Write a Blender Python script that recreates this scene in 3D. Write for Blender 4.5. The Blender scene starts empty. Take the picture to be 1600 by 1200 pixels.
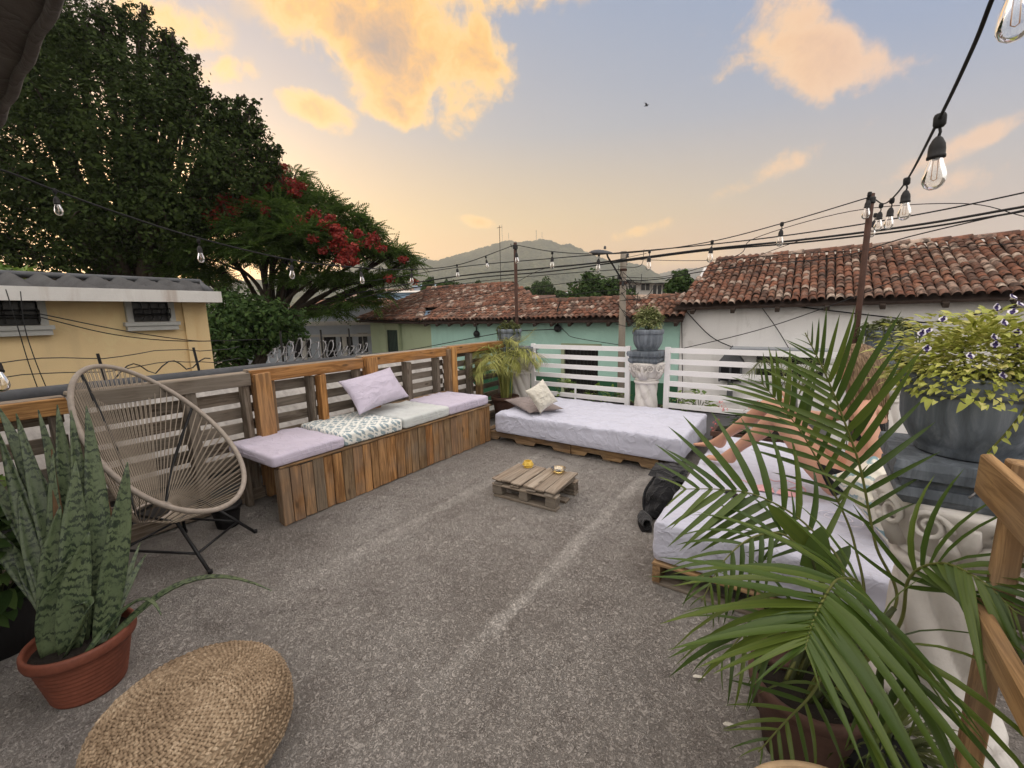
import bpy, bmesh, math, random
import numpy as np
from math import sin, cos, pi, radians, sqrt, exp
from mathutils import Vector as V, Matrix as MX, noise as mnoise

# ------------------------------------------------------------------ camera, sky, sun, exposure
SC = bpy.context.scene
COL = SC.collection
EYE = V((0, 0, 1.5)); FOC = 660.0
YAW, PIT, ROL = radians(35.14), radians(9.37), radians(-1.2)
_f = V((-sin(YAW)*cos(PIT), cos(YAW)*cos(PIT), -sin(PIT)))
_r = V((cos(YAW), sin(YAW), 0)); _u = _r.cross(_f)
RIGHT = _r*cos(ROL)+_u*sin(ROL); UP = -_r*sin(ROL)+_u*cos(ROL); FWD = _f
cam = bpy.data.objects.new('camera', bpy.data.cameras.new('camera'))
COL.objects.link(cam)
cam.matrix_world = MX(((RIGHT.x, UP.x, -FWD.x, EYE.x), (RIGHT.y, UP.y, -FWD.y, EYE.y), (RIGHT.z, UP.z, -FWD.z, EYE.z), (0, 0, 0, 1)))
cam.data.sensor_width = 36; cam.data.lens = 36*FOC/1600; cam.data.clip_end = 20000; cam.data.clip_start = .02
SC.camera = cam

def ray(x, y): return RIGHT*((x-800)/FOC)+UP*((600-y)/FOC)+FWD
def at(x, y, d): return EYE+ray(x, y)*d                     # a point seen at (x, y) at depth d
def atz(x, y, z=0.): r = ray(x, y); return EYE+r*((z-EYE.z)/r.z)
def atx(x, y, X): r = ray(x, y); return EYE+r*(X/r.x)
def aty(x, y, Y): r = ray(x, y); return EYE+r*(Y/r.y)

class NT:                                                    # small helper for node trees
    def __init__(s, tree): s.t = tree; tree.nodes.clear()
    def n(s, kind, ins=None, **props):
        nd = s.t.nodes.new(kind)
        for k, v in props.items(): setattr(nd, k, v)
        for k, v in (ins or {}).items():
            sock = nd.inputs[k]
            if isinstance(v, bpy.types.NodeSocket): s.t.links.new(v, sock)
            elif isinstance(v, (tuple, list)) and len(v) == 3 and sock.type == 'RGBA': sock.default_value = (*v, 1)
            else: sock.default_value = v
        return nd
    def m(s, op, a, b=0., c=None, clamp=False):
        ins = {0: a, 1: b}
        if c is not None: ins[2] = c
        return s.n('ShaderNodeMath', ins, operation=op, use_clamp=clamp).outputs[0]
    def vm(s, op, a, b=None):
        nd = s.n('ShaderNodeVectorMath', {0: a} if b is None else {0: a, 1: b}, operation=op)
        return nd.outputs['Value'] if op in ('DOT_PRODUCT', 'LENGTH') else nd.outputs[0]
    def ss(s, x, lo, hi, a=0., b=1.):
        return s.n('ShaderNodeMapRange', {'Value': x, 'From Min': lo, 'From Max': hi, 'To Min': a, 'To Max': b}, interpolation_type='SMOOTHSTEP').outputs[0]
    def mix(s, f, a, b, bt='MIX'):
        nd = s.n('ShaderNodeMix', data_type='RGBA', blend_type=bt)
        for k, v in ((0, f), (6, a), (7, b)):
            sock = nd.inputs[k]
            if isinstance(v, bpy.types.NodeSocket): s.t.links.new(v, sock)
            else: sock.default_value = (*v, 1) if isinstance(v, (tuple, list)) else v
        return nd.outputs[2]
    def ramp(s, f, stops, interp='LINEAR'):
        nd = s.n('ShaderNodeValToRGB', {'Fac': f}); cr = nd.color_ramp; cr.interpolation = interp
        while len(cr.elements) < len(stops): cr.elements.new(.5)
        for e, (p, c) in zip(cr.elements, stops):
            e.position = p; e.color = (*c, 1) if isinstance(c, (tuple, list)) else (c, c, c, 1)
        return nd.outputs[0]
    def noise(s, v, scale, detail=4, rough=.55, dist=0., col=False):
        nd = s.n('ShaderNodeTexNoise', {'Vector': v, 'Scale': scale, 'Detail': detail, 'Roughness': rough, 'Distortion': dist})
        return nd.outputs['Color' if col else 'Fac']
    def mapping(s, v, scale=(1, 1, 1), loc=(0, 0, 0), rot=(0, 0, 0)):
        return s.n('ShaderNodeMapping', {'Vector': v, 'Scale': scale, 'Location': loc, 'Rotation': rot}).outputs[0]

SUN_DIR = V((-.953, .272, .13)).normalized()                 # low in the west, behind the big tree
SUN_EL = math.asin(SUN_DIR.z); SUN_AZ = math.atan2(SUN_DIR.x, SUN_DIR.y)
world = bpy.data.worlds.new('World'); SC.world = world; world.use_nodes = True
w = NT(world.node_tree)
wd = w.n('ShaderNodeTexCoord').outputs['Generated']
wz = w.n('ShaderNodeSeparateXYZ', {0: wd}).outputs['Z']
nish = w.n('ShaderNodeTexSky', sky_type='NISHITA', sun_disc=False, sun_elevation=SUN_EL, sun_rotation=SUN_AZ % (2*pi), altitude=600, air_density=1.0, dust_density=2.0, ozone_density=1.5).outputs[0]
sunh = V((SUN_DIR.x, SUN_DIR.y, 0)).normalized()
near = w.ss(w.vm('DOT_PRODUCT', wd, tuple(sunh)), -.25, .95)
el = w.m('MAXIMUM', wz, 0.)
cool = w.ramp(el, [(0, (.70, .48, .33)), (.1, (.60, .47, .38)), (.24, (.40, .43, .49)), (.42, (.205, .325, .55)), (.62, (.17, .315, .57)), (1, (.36, .43, .54))])
warm = w.ramp(el, [(0, (1.15, .48, .02)), (.1, (1.12, .57, .07)), (.2, (.82, .56, .17)), (.36, (.45, .44, .40)), (.55, (.29, .36, .47)), (1, (.36, .43, .54))])
sky = w.mix(near, cool, warm)
glow = w.m('POWER', w.m('MAXIMUM', w.vm('DOT_PRODUCT', wd, tuple(SUN_DIR)), 0.), 70.)
sky = w.mix(1.0, sky, w.mix(glow, (0, 0, 0), (2.2, 1.2, .4)), 'ADD')
sky = w.mix(1.0, sky, w.mix(w.m('POWER', w.m('MAXIMUM', w.vm('DOT_PRODUCT', wd, tuple(SUN_DIR)), 0.), 9.), (0, 0, 0), (.42, .20, .03)), 'ADD')
sky = w.vm('MULTIPLY', sky, (.58, .555, .555))
# clouds: banks at their own bearings, broken up by noise, and unseen bright ones added as fill light
wob = w.noise(wd, 3.0, 5, .6, 0, True)
nz = w.noise(wd, 7.0, 9, .60, .25)
nz2 = w.noise(wd, 24.0, 8, .68, .6)
CL = [((610, 60), 150, 88, -24, .95), ((740, 80), 75, 48, -35, .8), ((545, 30), 80, 50, 0, .95), ((492, 172), 56, 26, -12, .95), ((625, 172), 66, 26, -10, .7), ((690, -120), 260, 110, 10, .9),
      ((1255, 95), 130, 46, -32, .62), ((1180, 85), 85, 24, 12, .5), ((1225, 20), 60, 70, 20, .5), ((1290, 140), 42, 40, 30, .5), ((1430, 95), 42, 38, 0, .35), ((1260, 238), 120, 20, 18, .42), ((1520, 222), 130, 18, 18, .42),
      ((350, 112), 90, 22, 8, .42), ((748, 347), 32, 9, -8, .7), ((1000, 360), 42, 11, 14, .7), ((1060, 405), 90, 12, 5, .35), ((1120, 240), 40, 10, 0, .2), ((1480, 290), 110, 24, 10, .3), ((270, 40), 70, 40, 0, .45)]
tot = None
for (px, py), a, b, rot, wt in CL:
    c = ray(px, py).normalized(); e1 = V((0, 0, 1)).cross(-c).normalized() * 1.0
    e1 = c.cross(V((0, 0, 1))).normalized(); e2 = e1.cross(c).normalized()
    k = ray(px, py).length
    q = radians(rot); e1, e2 = e1*cos(q)+e2*sin(q), e2*cos(q)-e1*sin(q)
    A, B = a/FOC/k, b/FOC/k
    dc = w.m('MAXIMUM', w.vm('DOT_PRODUCT', wd, tuple(c)), .02)
    u = w.m('DIVIDE', w.vm('DOT_PRODUCT', wd, tuple(e1/A)), dc); v_ = w.m('DIVIDE', w.vm('DOT_PRODUCT', wd, tuple(e2/B)), dc)
    r2 = w.m('SQRT', w.m('ADD', w.m('MULTIPLY', u, u), w.m('MULTIPLY', v_, v_)))
    mk = w.m('MULTIPLY', w.ss(r2, 0., 1.9, 1., 0.), wt)
    tot = mk if tot is None else w.m('MAXIMUM', tot, mk)
far = w.m('MULTIPLY', w.ss(w.vm('DOT_PRODUCT', wd, tuple(FWD)), .62, .35), w.ss(w.noise(wd, 2.6, 3, .5), .30, .52))   # unseen clouds added outside the frame as fill light
tot = w.m('MAXIMUM', tot, w.m('MULTIPLY', far, .9))
den = w.m('ADD', tot, w.m('MULTIPLY', w.m('SUBTRACT', nz, .5), 1.75))
den = w.m('ADD', den, w.m('MULTIPLY', w.m('SUBTRACT', nz2, .5), .5))
alpha = w.m('MULTIPLY', w.ss(den, .18, .54), w.ss(tot, .02, .3))
thick = w.ss(w.m('ADD', den, w.m('MULTIPLY', w.m('SUBTRACT', nz2, .5), .4)), .40, 1.35)
ccol = w.ramp(thick, [(0, (.72, .42, .10)), (.22, (.68, .34, .03)), (.5, (.52, .27, .065)), (.82, (.36, .205, .085)), (1, (.25, .165, .11))])
ccolfar = w.ramp(thick, [(0, (.58, .36, .21)), (.5, (.53, .31, .17)), (1, (.33, .26, .24))])
ccol = w.mix(w.ss(w.vm('DOT_PRODUCT', wd, tuple(sunh)), .15, .62), ccolfar, ccol)
ccol = w.mix(w.ss(w.vm('DOT_PRODUCT', wd, tuple(FWD)), .55, .1), ccol, w.mix(w.ss(wz, .05, .85), (.95, .87, .76), (1.62, 1.50, 1.38)))  # clouds out of view made brighter than the visible ones, as fill
sky = w.mix(w.m('MULTIPLY', alpha, .92), sky, ccol)
ground_dim = w.ss(wz, -.06, -.01)
sky = w.mix(ground_dim, (.16, .13, .10), sky)
tenx = w.mix(1.0, w.vm('MULTIPLY', sky, (10, 10, 10)), w.vm('MULTIPLY', nish, (.25, .25, .25)), 'ADD')
bg = w.n('ShaderNodeBackground', {'Color': tenx, 'Strength': .1})
w.t.links.new(bg.outputs[0], w.n('ShaderNodeOutputWorld').inputs[0])

sl = bpy.data.lights.new('sun', 'SUN'); sl.energy = 1.0; sl.angle = radians(3.0); sl.color = (1, .62, .32)
sun = bpy.data.objects.new('sun', sl); COL.objects.link(sun)
sun.rotation_euler = SUN_DIR.to_track_quat('Z', 'Y').to_euler(); sun.location = (-20, 5, 12)
SC.view_settings.view_transform = 'Standard'; SC.view_settings.look = 'None'
SC.view_settings.exposure = .70; SC.view_settings.gamma = 1; SC.view_settings.use_curve_mapping = False
try:
    SC.cycles.use_denoising = True; SC.cycles.max_bounces = 6; SC.cycles.transparent_max_bounces = 12
    SC.cycles.volume_bounces = 0
except Exception: pass
# ------------------------------------------------------------------ materials
def mat(name):
    m = bpy.data.materials.new(name); m.use_nodes = True
    return m, NT(m.node_tree)
def fin(t, col, rough=.75, h=None, bs=.4, bd=.01, spec=.3, metal=0., **ex):
    ins = {'Base Color': col, 'Roughness': rough, 'Specular IOR Level': spec, 'Metallic': metal}
    ins.update({k.replace('_', ' '): v for k, v in ex.items()})
    if h is not None:
        ins['Normal'] = t.n('ShaderNodeBump', {'Height': h, 'Strength': bs, 'Distance': bd}).outputs[0]
    b = t.n('ShaderNodeBsdfPrincipled', ins)
    t.t.links.new(b.outputs[0], t.n('ShaderNodeOutputMaterial').inputs[0])
def oc(t): return t.n('ShaderNodeTexCoord').outputs['Object']
def wp(t): return t.n('ShaderNodeNewGeometry').outputs['Position']
def orand(t): return t.n('ShaderNodeObjectInfo').outputs['Random']
def irand(t): return t.n('ShaderNodeNewGeometry').outputs['Random Per Island']

def plain(name, c, rough=.7, var=.15, scale=6., bump=.15, bd=.004, spec=.3, metal=0., **ex):
    m, t = mat(name); p = oc(t)
    n = t.noise(p, scale, 5, .6); n2 = t.noise(p, scale*9, 3, .6)
    f = t.m('ADD', t.m('MULTIPLY', n, .7), t.m('MULTIPLY', n2, .3))
    col = t.ramp(f, [(.3, tuple(v*(1-var) for v in c)), (.7, tuple(min(1, v*(1+var)) for v in c))])
    fin(t, col, rough, f, bump, bd, spec, metal, **ex); return m

def wood(name, stops, greyed=.4, dark=.5, rough=.78):
    """sawn boards, grain along the board's own x; every board gets its own shade"""
    m, t = mat(name)
    r = orand(t)
    off = t.n('ShaderNodeCombineXYZ', {0: t.m('MULTIPLY', r, 37.), 1: t.m('MULTIPLY', r, 91.), 2: t.m('MULTIPLY', r, 53.)}).outputs[0]
    p = t.vm('ADD', oc(t), off)
    g = t.noise(t.mapping(p, (1.6, 22, 22)), 1.6, 6, .6, 1.2)
    fine = t.noise(t.mapping(p, (5, 160, 160)), 1.2, 4, .7)
    blot = t.noise(p, 4., 3, .5)
    base = t.ramp(t.m('FRACT', t.m('MULTIPLY', r, 7.31)), stops)
    c = t.mix(t.ss(g, .35, .62), base, t.mix(1., base, (dark, dark*.92, dark*.85), 'MULTIPLY'))
    c = t.mix(t.m('MULTIPLY', t.ss(t.m('ADD', blot, t.m('MULTIPLY', r, .3)), .5, .85), greyed), c, (.20, .175, .145))
    c = t.mix(t.m('MULTIPLY', t.ss(fine, .52, .75), .55), c, t.mix(1., c, (.35, .32, .3), 'MULTIPLY'))
    kn = t.n('ShaderNodeTexVoronoi', {'Vector': t.mapping(p, (3.2, 9, 9)), 'Scale': 1.}).outputs['Distance']
    c = t.mix(t.m('MULTIPLY', t.ss(kn, .16, .06), .75), c, (.05, .03, .018))
    h = t.m('ADD', t.m('MULTIPLY', g, .6), t.m('MULTIPLY', fine, .6))
    fin(t, c, rough, h, .5, .003, .25); return m

M = {}
M['wood'] = wood('stained_wood', [(0, (.50, .24, .07)), (.4, (.38, .19, .07)), (.75, (.58, .31, .11)), (1, (.45, .26, .12))], .22)
M['plank'] = wood('bench_plank_wood', [(0, (.37, .19, .075)), (.25, (.26, .17, .09)), (.5, (.47, .24, .09)), (.7, (.22, .16, .10)), (.85, (.43, .20, .065)), (1, (.31, .20, .105))], .35, .42)
M['grey_wood'] = wood('weathered_grey_wood', [(0, (.20, .165, .13)), (.5, (.155, .13, .105)), (1, (.24, .195, .15))], .6)
M['pale_wood'] = wood('pale_dry_wood', [(0, (.36, .30, .24)), (.5, (.30, .24, .185)), (1, (.40, .345, .28))], .35, .62)
M['pallet'] = wood('pallet_wood', [(0, (.33, .21, .11)), (.5, (.26, .17, .10)), (1, (.40, .26, .13))], .35)
M['honey'] = wood('honey_wood', [(0, (.40, .245, .115)), (1, (.35, .215, .10))], .35, .55)
M['dark_wood'] = plain('dark_old_wood', (.045, .032, .025), .85)

def fabric(name, c, weave=500., wr=.25, rough=.9, stain=.08, tint=None):
    m, t = mat(name); p = oc(t)
    q = t.vm('ADD', t.mapping(p, (1, 1.7, 1), rot=(0, 0, .4)), t.vm('MULTIPLY', t.noise(p, 2.5, 3, .5, 0, True), (.35, .35, .35)))
    cr = t.m('POWER', t.m('SUBTRACT', 1., t.m('MULTIPLY', t.m('ABSOLUTE', t.m('SUBTRACT', t.noise(q, 5.5, 4, .5), .5)), 2.)), 9.)
    a = t.noise(p, 5, 5, .6, .4); b = t.noise(p, 2.2, 3, .5)
    wv = t.noise(p, weave, 2, .5)
    col = t.mix(t.ss(a, .35, .7), c, tuple(v*(1-stain) for v in c))
    if tint: col = t.mix(t.ss(b, .55, .75), col, tint)
    fin(t, col, rough, t.m('ADD', t.m('ADD', a, t.m('MULTIPLY', wv, .12)), t.m('MULTIPLY', cr, .55)), wr*1.6, .022, .15, Sheen_Weight=.15)
    return m
M['sheet'] = fabric('white_cotton_sheet', (.50, .505, .60), wr=.36, stain=.03)
M['lilac'] = fabric('lilac_cotton', (.52, .47, .57), wr=.3, stain=.08)
M['linen'] = fabric('cream_linen', (.60, .57, .50), wr=.35, stain=.1, tint=(.56, .52, .44))
M['greywhite'] = fabric('pale_grey_cotton', (.54, .56, .55), wr=.3, stain=.1)
M['mauve'] = fabric('mauve_cotton', (.25, .205, .195), wr=.4, stain=.25)
M['pink'] = fabric('pink_cloth', (.66, .36, .38), wr=.3)
M['blackcloth'] = fabric('black_cloth', (.012, .012, .014), wr=.5, rough=.8)
M['awning'] = fabric('grey_canvas', (.11, .097, .09), wr=.3, stain=.2)

def patterned(name, base, ink, scale, mode):
    m, t = mat(name); p = oc(t)
    x = t.n('ShaderNodeSeparateXYZ', {0: t.vm('ADD', t.mapping(p, (scale, scale, scale)), t.vm('MULTIPLY', t.noise(p, 30, 3, .6, 0, True), (.22, .22, .22)))})
    X, Y, Z = x.outputs
    if mode == 'trellis':      # nested hooked diamonds
        a = t.m('PINGPONG', t.m('ADD', X, t.m('MULTIPLY', Z, .7)), .5); b = t.m('PINGPONG', t.m('ADD', Y, t.m('MULTIPLY', Z, .7)), .5)
        s = t.m('ADD', a, b); d = t.m('SUBTRACT', a, b)
        k = t.m('PINGPONG', t.m('MULTIPLY', s, 2.0), .5)
        k2 = t.m('PINGPONG', t.m('ADD', t.m('MULTIPLY', d, 2.0), .25), .5)
        f = t.m('MAXIMUM', t.m('MULTIPLY', t.ss(k, .22, .30), t.ss(k2, .1, .16)), t.ss(s, .16, .12))
    else:                       # brush-stroke chevrons
        wv = t.n('ShaderNodeTexWave', {'Vector': t.vm('ADD', t.mapping(p, (scale, scale, scale)), t.vm('MULTIPLY', t.noise(p, 9, 4, .6, 0, True), (.9, .9, .9))), 'Scale': .55, 'Distortion': 5., 'Detail': 2., 'Detail Scale': 1.4}, wave_type='BANDS', bands_direction='DIAGONAL').outputs['Fac']
        f = t.m('MULTIPLY', t.ss(wv, .60, .74), t.ss(t.noise(p, 14, 3, .6), .40, .55))
    a = t.noise(p, 6, 4, .6)
    fin(t, t.mix(t.m('MULTIPLY', f, .85), base, ink), .9, a, .3, .02, .15); return m
M['trellis'] = patterned('trellis_print_cotton', (.70, .70, .66), (.17, .25, .29), 8., 'trellis')
M['chevron'] = patterned('blue_brush_print_linen', (.66, .63, .55), (.12, .25, .31), 11., 'chevron')

def concrete():
    m, t = mat('rough_concrete'); p = wp(t)
    big = t.noise(p, .9, 5, .6, .4); med = t.noise(p, 7, 6, .65, .6)
    vor = t.n('ShaderNodeTexVoronoi', {'Vector': t.vm('ADD', p, t.vm('MULTIPLY', t.noise(p, 60, 2, .5, 0, True), (.015, .015, .015))), 'Scale': 75.}).outputs['Distance']
    fine = t.noise(p, 110, 4, .75, .5); fin2 = t.noise(t.mapping(p, (1.3, .8, 1), rot=(0, 0, .5)), 48, 5, .75, 1.6)
    grit = t.m('ADD', t.m('MULTIPLY', fine, .5), t.m('MULTIPLY', fin2, .6))
    worm = t.m('ABSOLUTE', t.m('SUBTRACT', t.noise(p, 46, 5, .68, 1.6), .5))
    c = t.ramp(big, [(.3, (.31, .278, .252)), (.5, (.42, .385, .355)), (.72, (.50, .466, .435))])
    c = t.mix(t.m('MULTIPLY', t.ss(med, .46, .80), .5), c, (.26, .228, .205))
    c = t.mix(t.m('MULTIPLY', t.ss(grit, .54, .40), .75), c, (.10, .085, .075))
    c = t.mix(t.m('MULTIPLY', t.m('MULTIPLY', t.ss(worm, .045, .008), t.ss(med, .36, .70)), .38), c, (.15, .130, .117))
    c = t.mix(t.m('MULTIPLY', t.ss(grit, .62, .76), .6), c, (.62, .58, .54))
    x = t.n('ShaderNodeSeparateXYZ', {0: p}).outputs
    wbl = t.m('MULTIPLY', t.m('SUBTRACT', t.noise(p, 2.2, 4, .6), .5), .16)
    for X0, wd_, amt in ((-1.15, .060, .95), (-2.28, .09, .6), (.02, .06, .35)):       # pale worn strips where the slabs were patched
        d = t.m('ABSOLUTE', t.m('SUBTRACT', t.m('ADD', x[0], wbl), X0))
        fac = t.m('MULTIPLY', t.m('MULTIPLY', t.ss(d, wd_, wd_*.25), t.m('MULTIPLY', t.ss(x[1], .55, 1.6), amt*.85)), t.ss(t.m('ADD', med, t.m('MULTIPLY', grit, .6)), .62, .92))
        c = t.mix(fac, c, (.62, .58, .54))
    d = t.m('ABSOLUTE', t.m('SUBTRACT', t.m('ADD', x[0], t.m('MULTIPLY', wbl, .3)), -1.02))
    c = t.mix(t.m('MULTIPLY', t.ss(d, .010, .003), .12), c, (.10, .085, .078))
    stain = t.noise(p, 1.3, 7, .68, .8)
    c = t.mix(t.m('MULTIPLY', t.ss(stain, .52, .74), .32), c, (.20, .172, .155))
    damp = t.noise(t.vm('ADD', p, (3, 1, 0)), .55, 5, .6, .5)
    c = t.mix(t.m('MULTIPLY', t.ss(damp, .50, .62), .42), c, (.15, .132, .12))
    crk = t.n('ShaderNodeTexVoronoi', {'Vector': t.vm('ADD', p, t.vm('MULTIPLY', t.noise(p, 3, 5, .7, 0, True), (.45, .45, .45))), 'Scale': .62}, feature='DISTANCE_TO_EDGE').outputs['Distance']
    c = t.mix(t.m('MULTIPLY', t.m('MULTIPLY', t.ss(crk, .006, .0015), t.ss(big, .44, .6)), .45), c, (.06, .05, .045))
    pale = t.noise(t.vm('ADD', p, (5, 9, 0)), 1.3, 6, .7, 1.)
    c = t.mix(t.m('MULTIPLY', t.ss(pale, .57, .72), .4), c, (.55, .51, .48))
    h = t.m('ADD', t.m('ADD', t.m('MULTIPLY', grit, 1.), t.m('MULTIPLY', med, .5)), t.m('MULTIPLY', t.ss(worm, .0, .06), .5))
    fin(t, c, .92, h, 1., .02, .2); return m
M['concrete'] = concrete()

def plaster(name, c, grime=(.25, .22, .19), amt=.35, base=None, zsplit=None):
    m, t = mat(name); p = wp(t)
    pt_ = t.noise(t.vm('ADD', p, (2, 7, 1)), .8, 7, .7, .6)
    n = t.noise(p, 1.4, 6, .65, .5); st = t.noise(t.mapping(p, (3, 3, .35)), 1.6, 5, .6); f = t.noise(p, 40, 4, .6)
    col = t.mix(t.m('MULTIPLY', t.ss(n, .4, .8), .35), c, tuple(v*.8 for v in c))
    col = t.mix(t.m('MULTIPLY', t.ss(st, .52, .75), amt), col, grime)
    col = t.mix(t.m('MULTIPLY', t.ss(pt_, .56, .60), .22), col, tuple(min(.8, v*1.25) for v in c))
    col = t.mix(t.m('MULTIPLY', t.ss(pt_, .40, .36), .30), col, grime)
    if base:
        z = t.n('ShaderNodeSeparateXYZ', {0: p}).outputs['Z']
        col = t.mix(t.m('GREATER_THAN', zsplit, z), col, base)
    fin(t, col, .9, t.m('ADD', f, n), .3, .01, .2); return m
M['yellow'] = plaster('yellow_plaster', (.74, .56, .31), (.50, .38, .23), .25)
M['white_wall'] = plaster('white_plaster', (.68, .665, .655), (.42, .40, .38), .35)
M['green_wall'] = plaster('mint_plaster', (.35, .55, .48), (.27, .39, .34), .3, (.025, .085, .045), -.33)
M['lit_side_wall'] = plaster('side_lit_mint_plaster', (.36, .42, .28), (.26, .31, .2), .35)  # mint house side, its olive tint from the light put into the colour
M['bluewhite'] = plaster('pale_blue_plaster', (.42, .46, .52), (.3, .3, .32), .35)
M['farwhite'] = plaster('far_white_plaster', (.55, .53, .50), (.3, .28, .25), .3)
M['grime_band'] = plaster('stained_white_fascia', (.60, .585, .56), (.33, .25, .20), .75)
M['dimplaster'] = plaster('dim_grey_plaster', (.11, .10, .095))  # dark tone for the unseen wall that shades the left foreground
M['greyplaster'] = plaster('grey_plaster', (.24, .24, .25))
M['stone'] = plaster('whitewashed_cast_stone', (.62, .59, .56), (.22, .19, .165), .9)

def urn_paint():
    m, t = mat('blue_grey_limewash'); p = oc(t)
    st = t.noise(t.mapping(p, (9, 9, .8)), 2., 6, .65, .6); n = t.noise(p, 14, 5, .65)
    c = t.ramp(st, [(.32, (.065, .075, .088)), (.5, (.115, .135, .16)), (.68, (.20, .225, .26))])
    c = t.mix(t.m('MULTIPLY', t.ss(n, .6, .8), .35), c, (.34, .36, .38))
    fin(t, c, .7, t.m('ADD', n, st), .4, .008, .3); return m
M['urn'] = urn_paint()

def tile_mat():
    m, t = mat('old_clay_tile'); p = wp(t)
    r = t.m('FRACT', t.m('ADD', orand(t), irand(t)))
    c = t.ramp(r, [(0, (.17, .075, .05)), (.2, (.25, .11, .07)), (.38, (.12, .062, .047)), (.54, (.28, .14, .092)), (.70, (.105, .062, .049)), (.82, (.30, .20, .155)), (.93, (.48, .38, .31)), (1, (.18, .085, .06))])
    n = t.noise(p, 8, 6, .7, .6); f = t.noise(p, 45, 4, .65)
    c = t.mix(t.m('MULTIPLY', t.ss(n, .42, .64), .85), c, (.050, .040, .035))
    c = t.mix(t.m('MULTIPLY', t.ss(f, .58, .74), .4), c, (.45, .37, .31))
    fin(t, c, .9, t.m('ADD', f, n), .5, .008, .15); return m
M['tile'] = tile_mat()
M['tile_dark'] = plain('dark_channel_tile', (.05, .034, .028), .95, .4, 8)  # darker deck tone that shows between the cover tiles

def leafm(name, stops, trans=.25, rough=.45, vein=0., spec=.35, by='rand'):
    m, t = mat(name); p = oc(t)
    r = t.m('FRACT', t.m('ADD', orand(t), irand(t)))
    n = t.noise(wp(t), 1.3, 3, .5)
    f = t.m('ADD', t.m('MULTIPLY', r, .65), t.m('MULTIPLY', n, .35))
    c = t.ramp(f, stops)
    if vein:
        y = t.n('ShaderNodeSeparateXYZ', {0: p}).outputs['Y']
        c = t.mix(t.m('MULTIPLY', t.ss(t.m('PINGPONG', t.m('MULTIPLY', y, 40.), .5), .25, .5), vein), c, (.05, .09, .02))
    b = t.n('ShaderNodeBsdfPrincipled', {'Base Color': c, 'Roughness': rough, 'Specular IOR Level': spec})
    tr = t.n('ShaderNodeBsdfTranslucent', {'Color': c})
    mx = t.n('ShaderNodeMixShader', {0: trans, 1: b.outputs[0], 2: tr.outputs[0]})
    t.t.links.new(mx.outputs[0], t.n('ShaderNodeOutputMaterial').inputs[0]); return m
M['palm'] = leafm('areca_leaf', [(.1, (.034, .066, .010)), (.5, (.058, .098, .014)), (.9, (.110, .150, .024))], .22, .42, .35)
M['palm_pale'] = leafm('dry_areca_leaf', [(.1, (.20, .22, .055)), (.5, (.32, .33, .09)), (.9, (.46, .44, .15))], .25, .5)
M['rachis'] = plain('palm_rachis', (.12, .13, .035), .5)
M['rachis_dark'] = plain('palm_stem', (.045, .055, .018), .5)
M['treeleaf'] = leafm('dark_tree_leaf', [(.1, (.020, .032, .010)), (.5, (.032, .050, .014)), (.9, (.052, .074, .020))], .2, .8, spec=.06)
M['flamleaf'] = leafm('flame_tree_leaf', [(.1, (.036, .068, .014)), (.5, (.064, .112, .024)), (.9, (.105, .155, .036))], .3, .75, spec=.1)
M['bushleaf'] = leafm('bush_leaf', [(.1, (.020, .042, .012)), (.5, (.035, .065, .018)), (.9, (.065, .105, .028))], .2, .7, spec=.1)
M['lime'] = leafm('lime_leaf', [(.1, (.20, .23, .04)), (.35, (.32, .35, .065)), (.6, (.44, .46, .11)), (.85, (.56, .52, .19)), (1, (.50, .40, .17))], .3, .45)
M['mixleaf'] = leafm('white_edged_leaf', [(.1, (.10, .14, .04)), (.5, (.20, .23, .08)), (.8, (.36, .36, .19)), (1, (.58, .55, .42))], .25, .5)
M['green'] = leafm('fresh_green_leaf', [(.1, (.06, .12, .02)), (.5, (.12, .20, .03)), (.9, (.22, .30, .06))], .3, .45)
M['trail'] = leafm('trailing_leaf', [(.1, (.05, .065, .02)), (.5, (.09, .11, .03)), (.9, (.15, .16, .06))], .25, .5)
M['red'] = leafm('red_petal', [(.1, (.13, .010, .009)), (.5, (.23, .020, .015)), (.9, (.36, .05, .028))], .3, .6)
M['petal'] = plain('pink_petal', (.48, .10, .10), .6, .3)
M['white_petal'] = plain('white_petal', (.75, .72, .80), .6, .1)
M['purple_petal'] = plain('purple_petal', (.035, .02, .10), .6, .2)
M['bark'] = plain('tree_bark', (.045, .034, .026), .95, .4, 5, .6, .03)

def snake():
    m, t = mat('snake_plant_leaf'); p = oc(t)
    off = t.m('MULTIPLY', orand(t), 17.)
    q = t.vm('ADD', p, t.n('ShaderNodeCombineXYZ', {2: off}).outputs[0])
    z = t.n('ShaderNodeSeparateXYZ', {0: q}).outputs['Z']
    wob_ = t.noise(t.mapping(q, (26, 26, 12)), 1.3, 4, .65)
    ph = t.m('ADD', t.m('MULTIPLY', z, 58.), t.m('MULTIPLY', wob_, 7.5))
    band = t.m('MULTIPLY', t.ss(t.m('PINGPONG', ph, 1.), .38, .72), t.ss(t.noise(q, 20, 3, .6), .36, .55))
    speck = t.ss(t.noise(t.mapping(q, (60, 60, 25)), 2., 3, .7), .52, .62)
    pale = t.mix(t.noise(q, 5, 3, .5), (.048, .076, .036), (.135, .170, .085))
    c = t.mix(t.m('MAXIMUM', t.m('MULTIPLY', band, .97), t.m('MULTIPLY', speck, .35)), pale, (.014, .026, .014))
    fin(t, c, .42, wob_, .2, .004, .4); return m
M['snake'] = snake()
M['snake_dry'] = plain('dry_leaf', (.10, .055, .025), .7, .4)
M['terracotta'] = plain('terracotta', (.165, .052, .031), .6, .35, 7, .2)
M['old_terracotta'] = plain('dull_terracotta', (.085, .045, .033), .8, .3)
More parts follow.
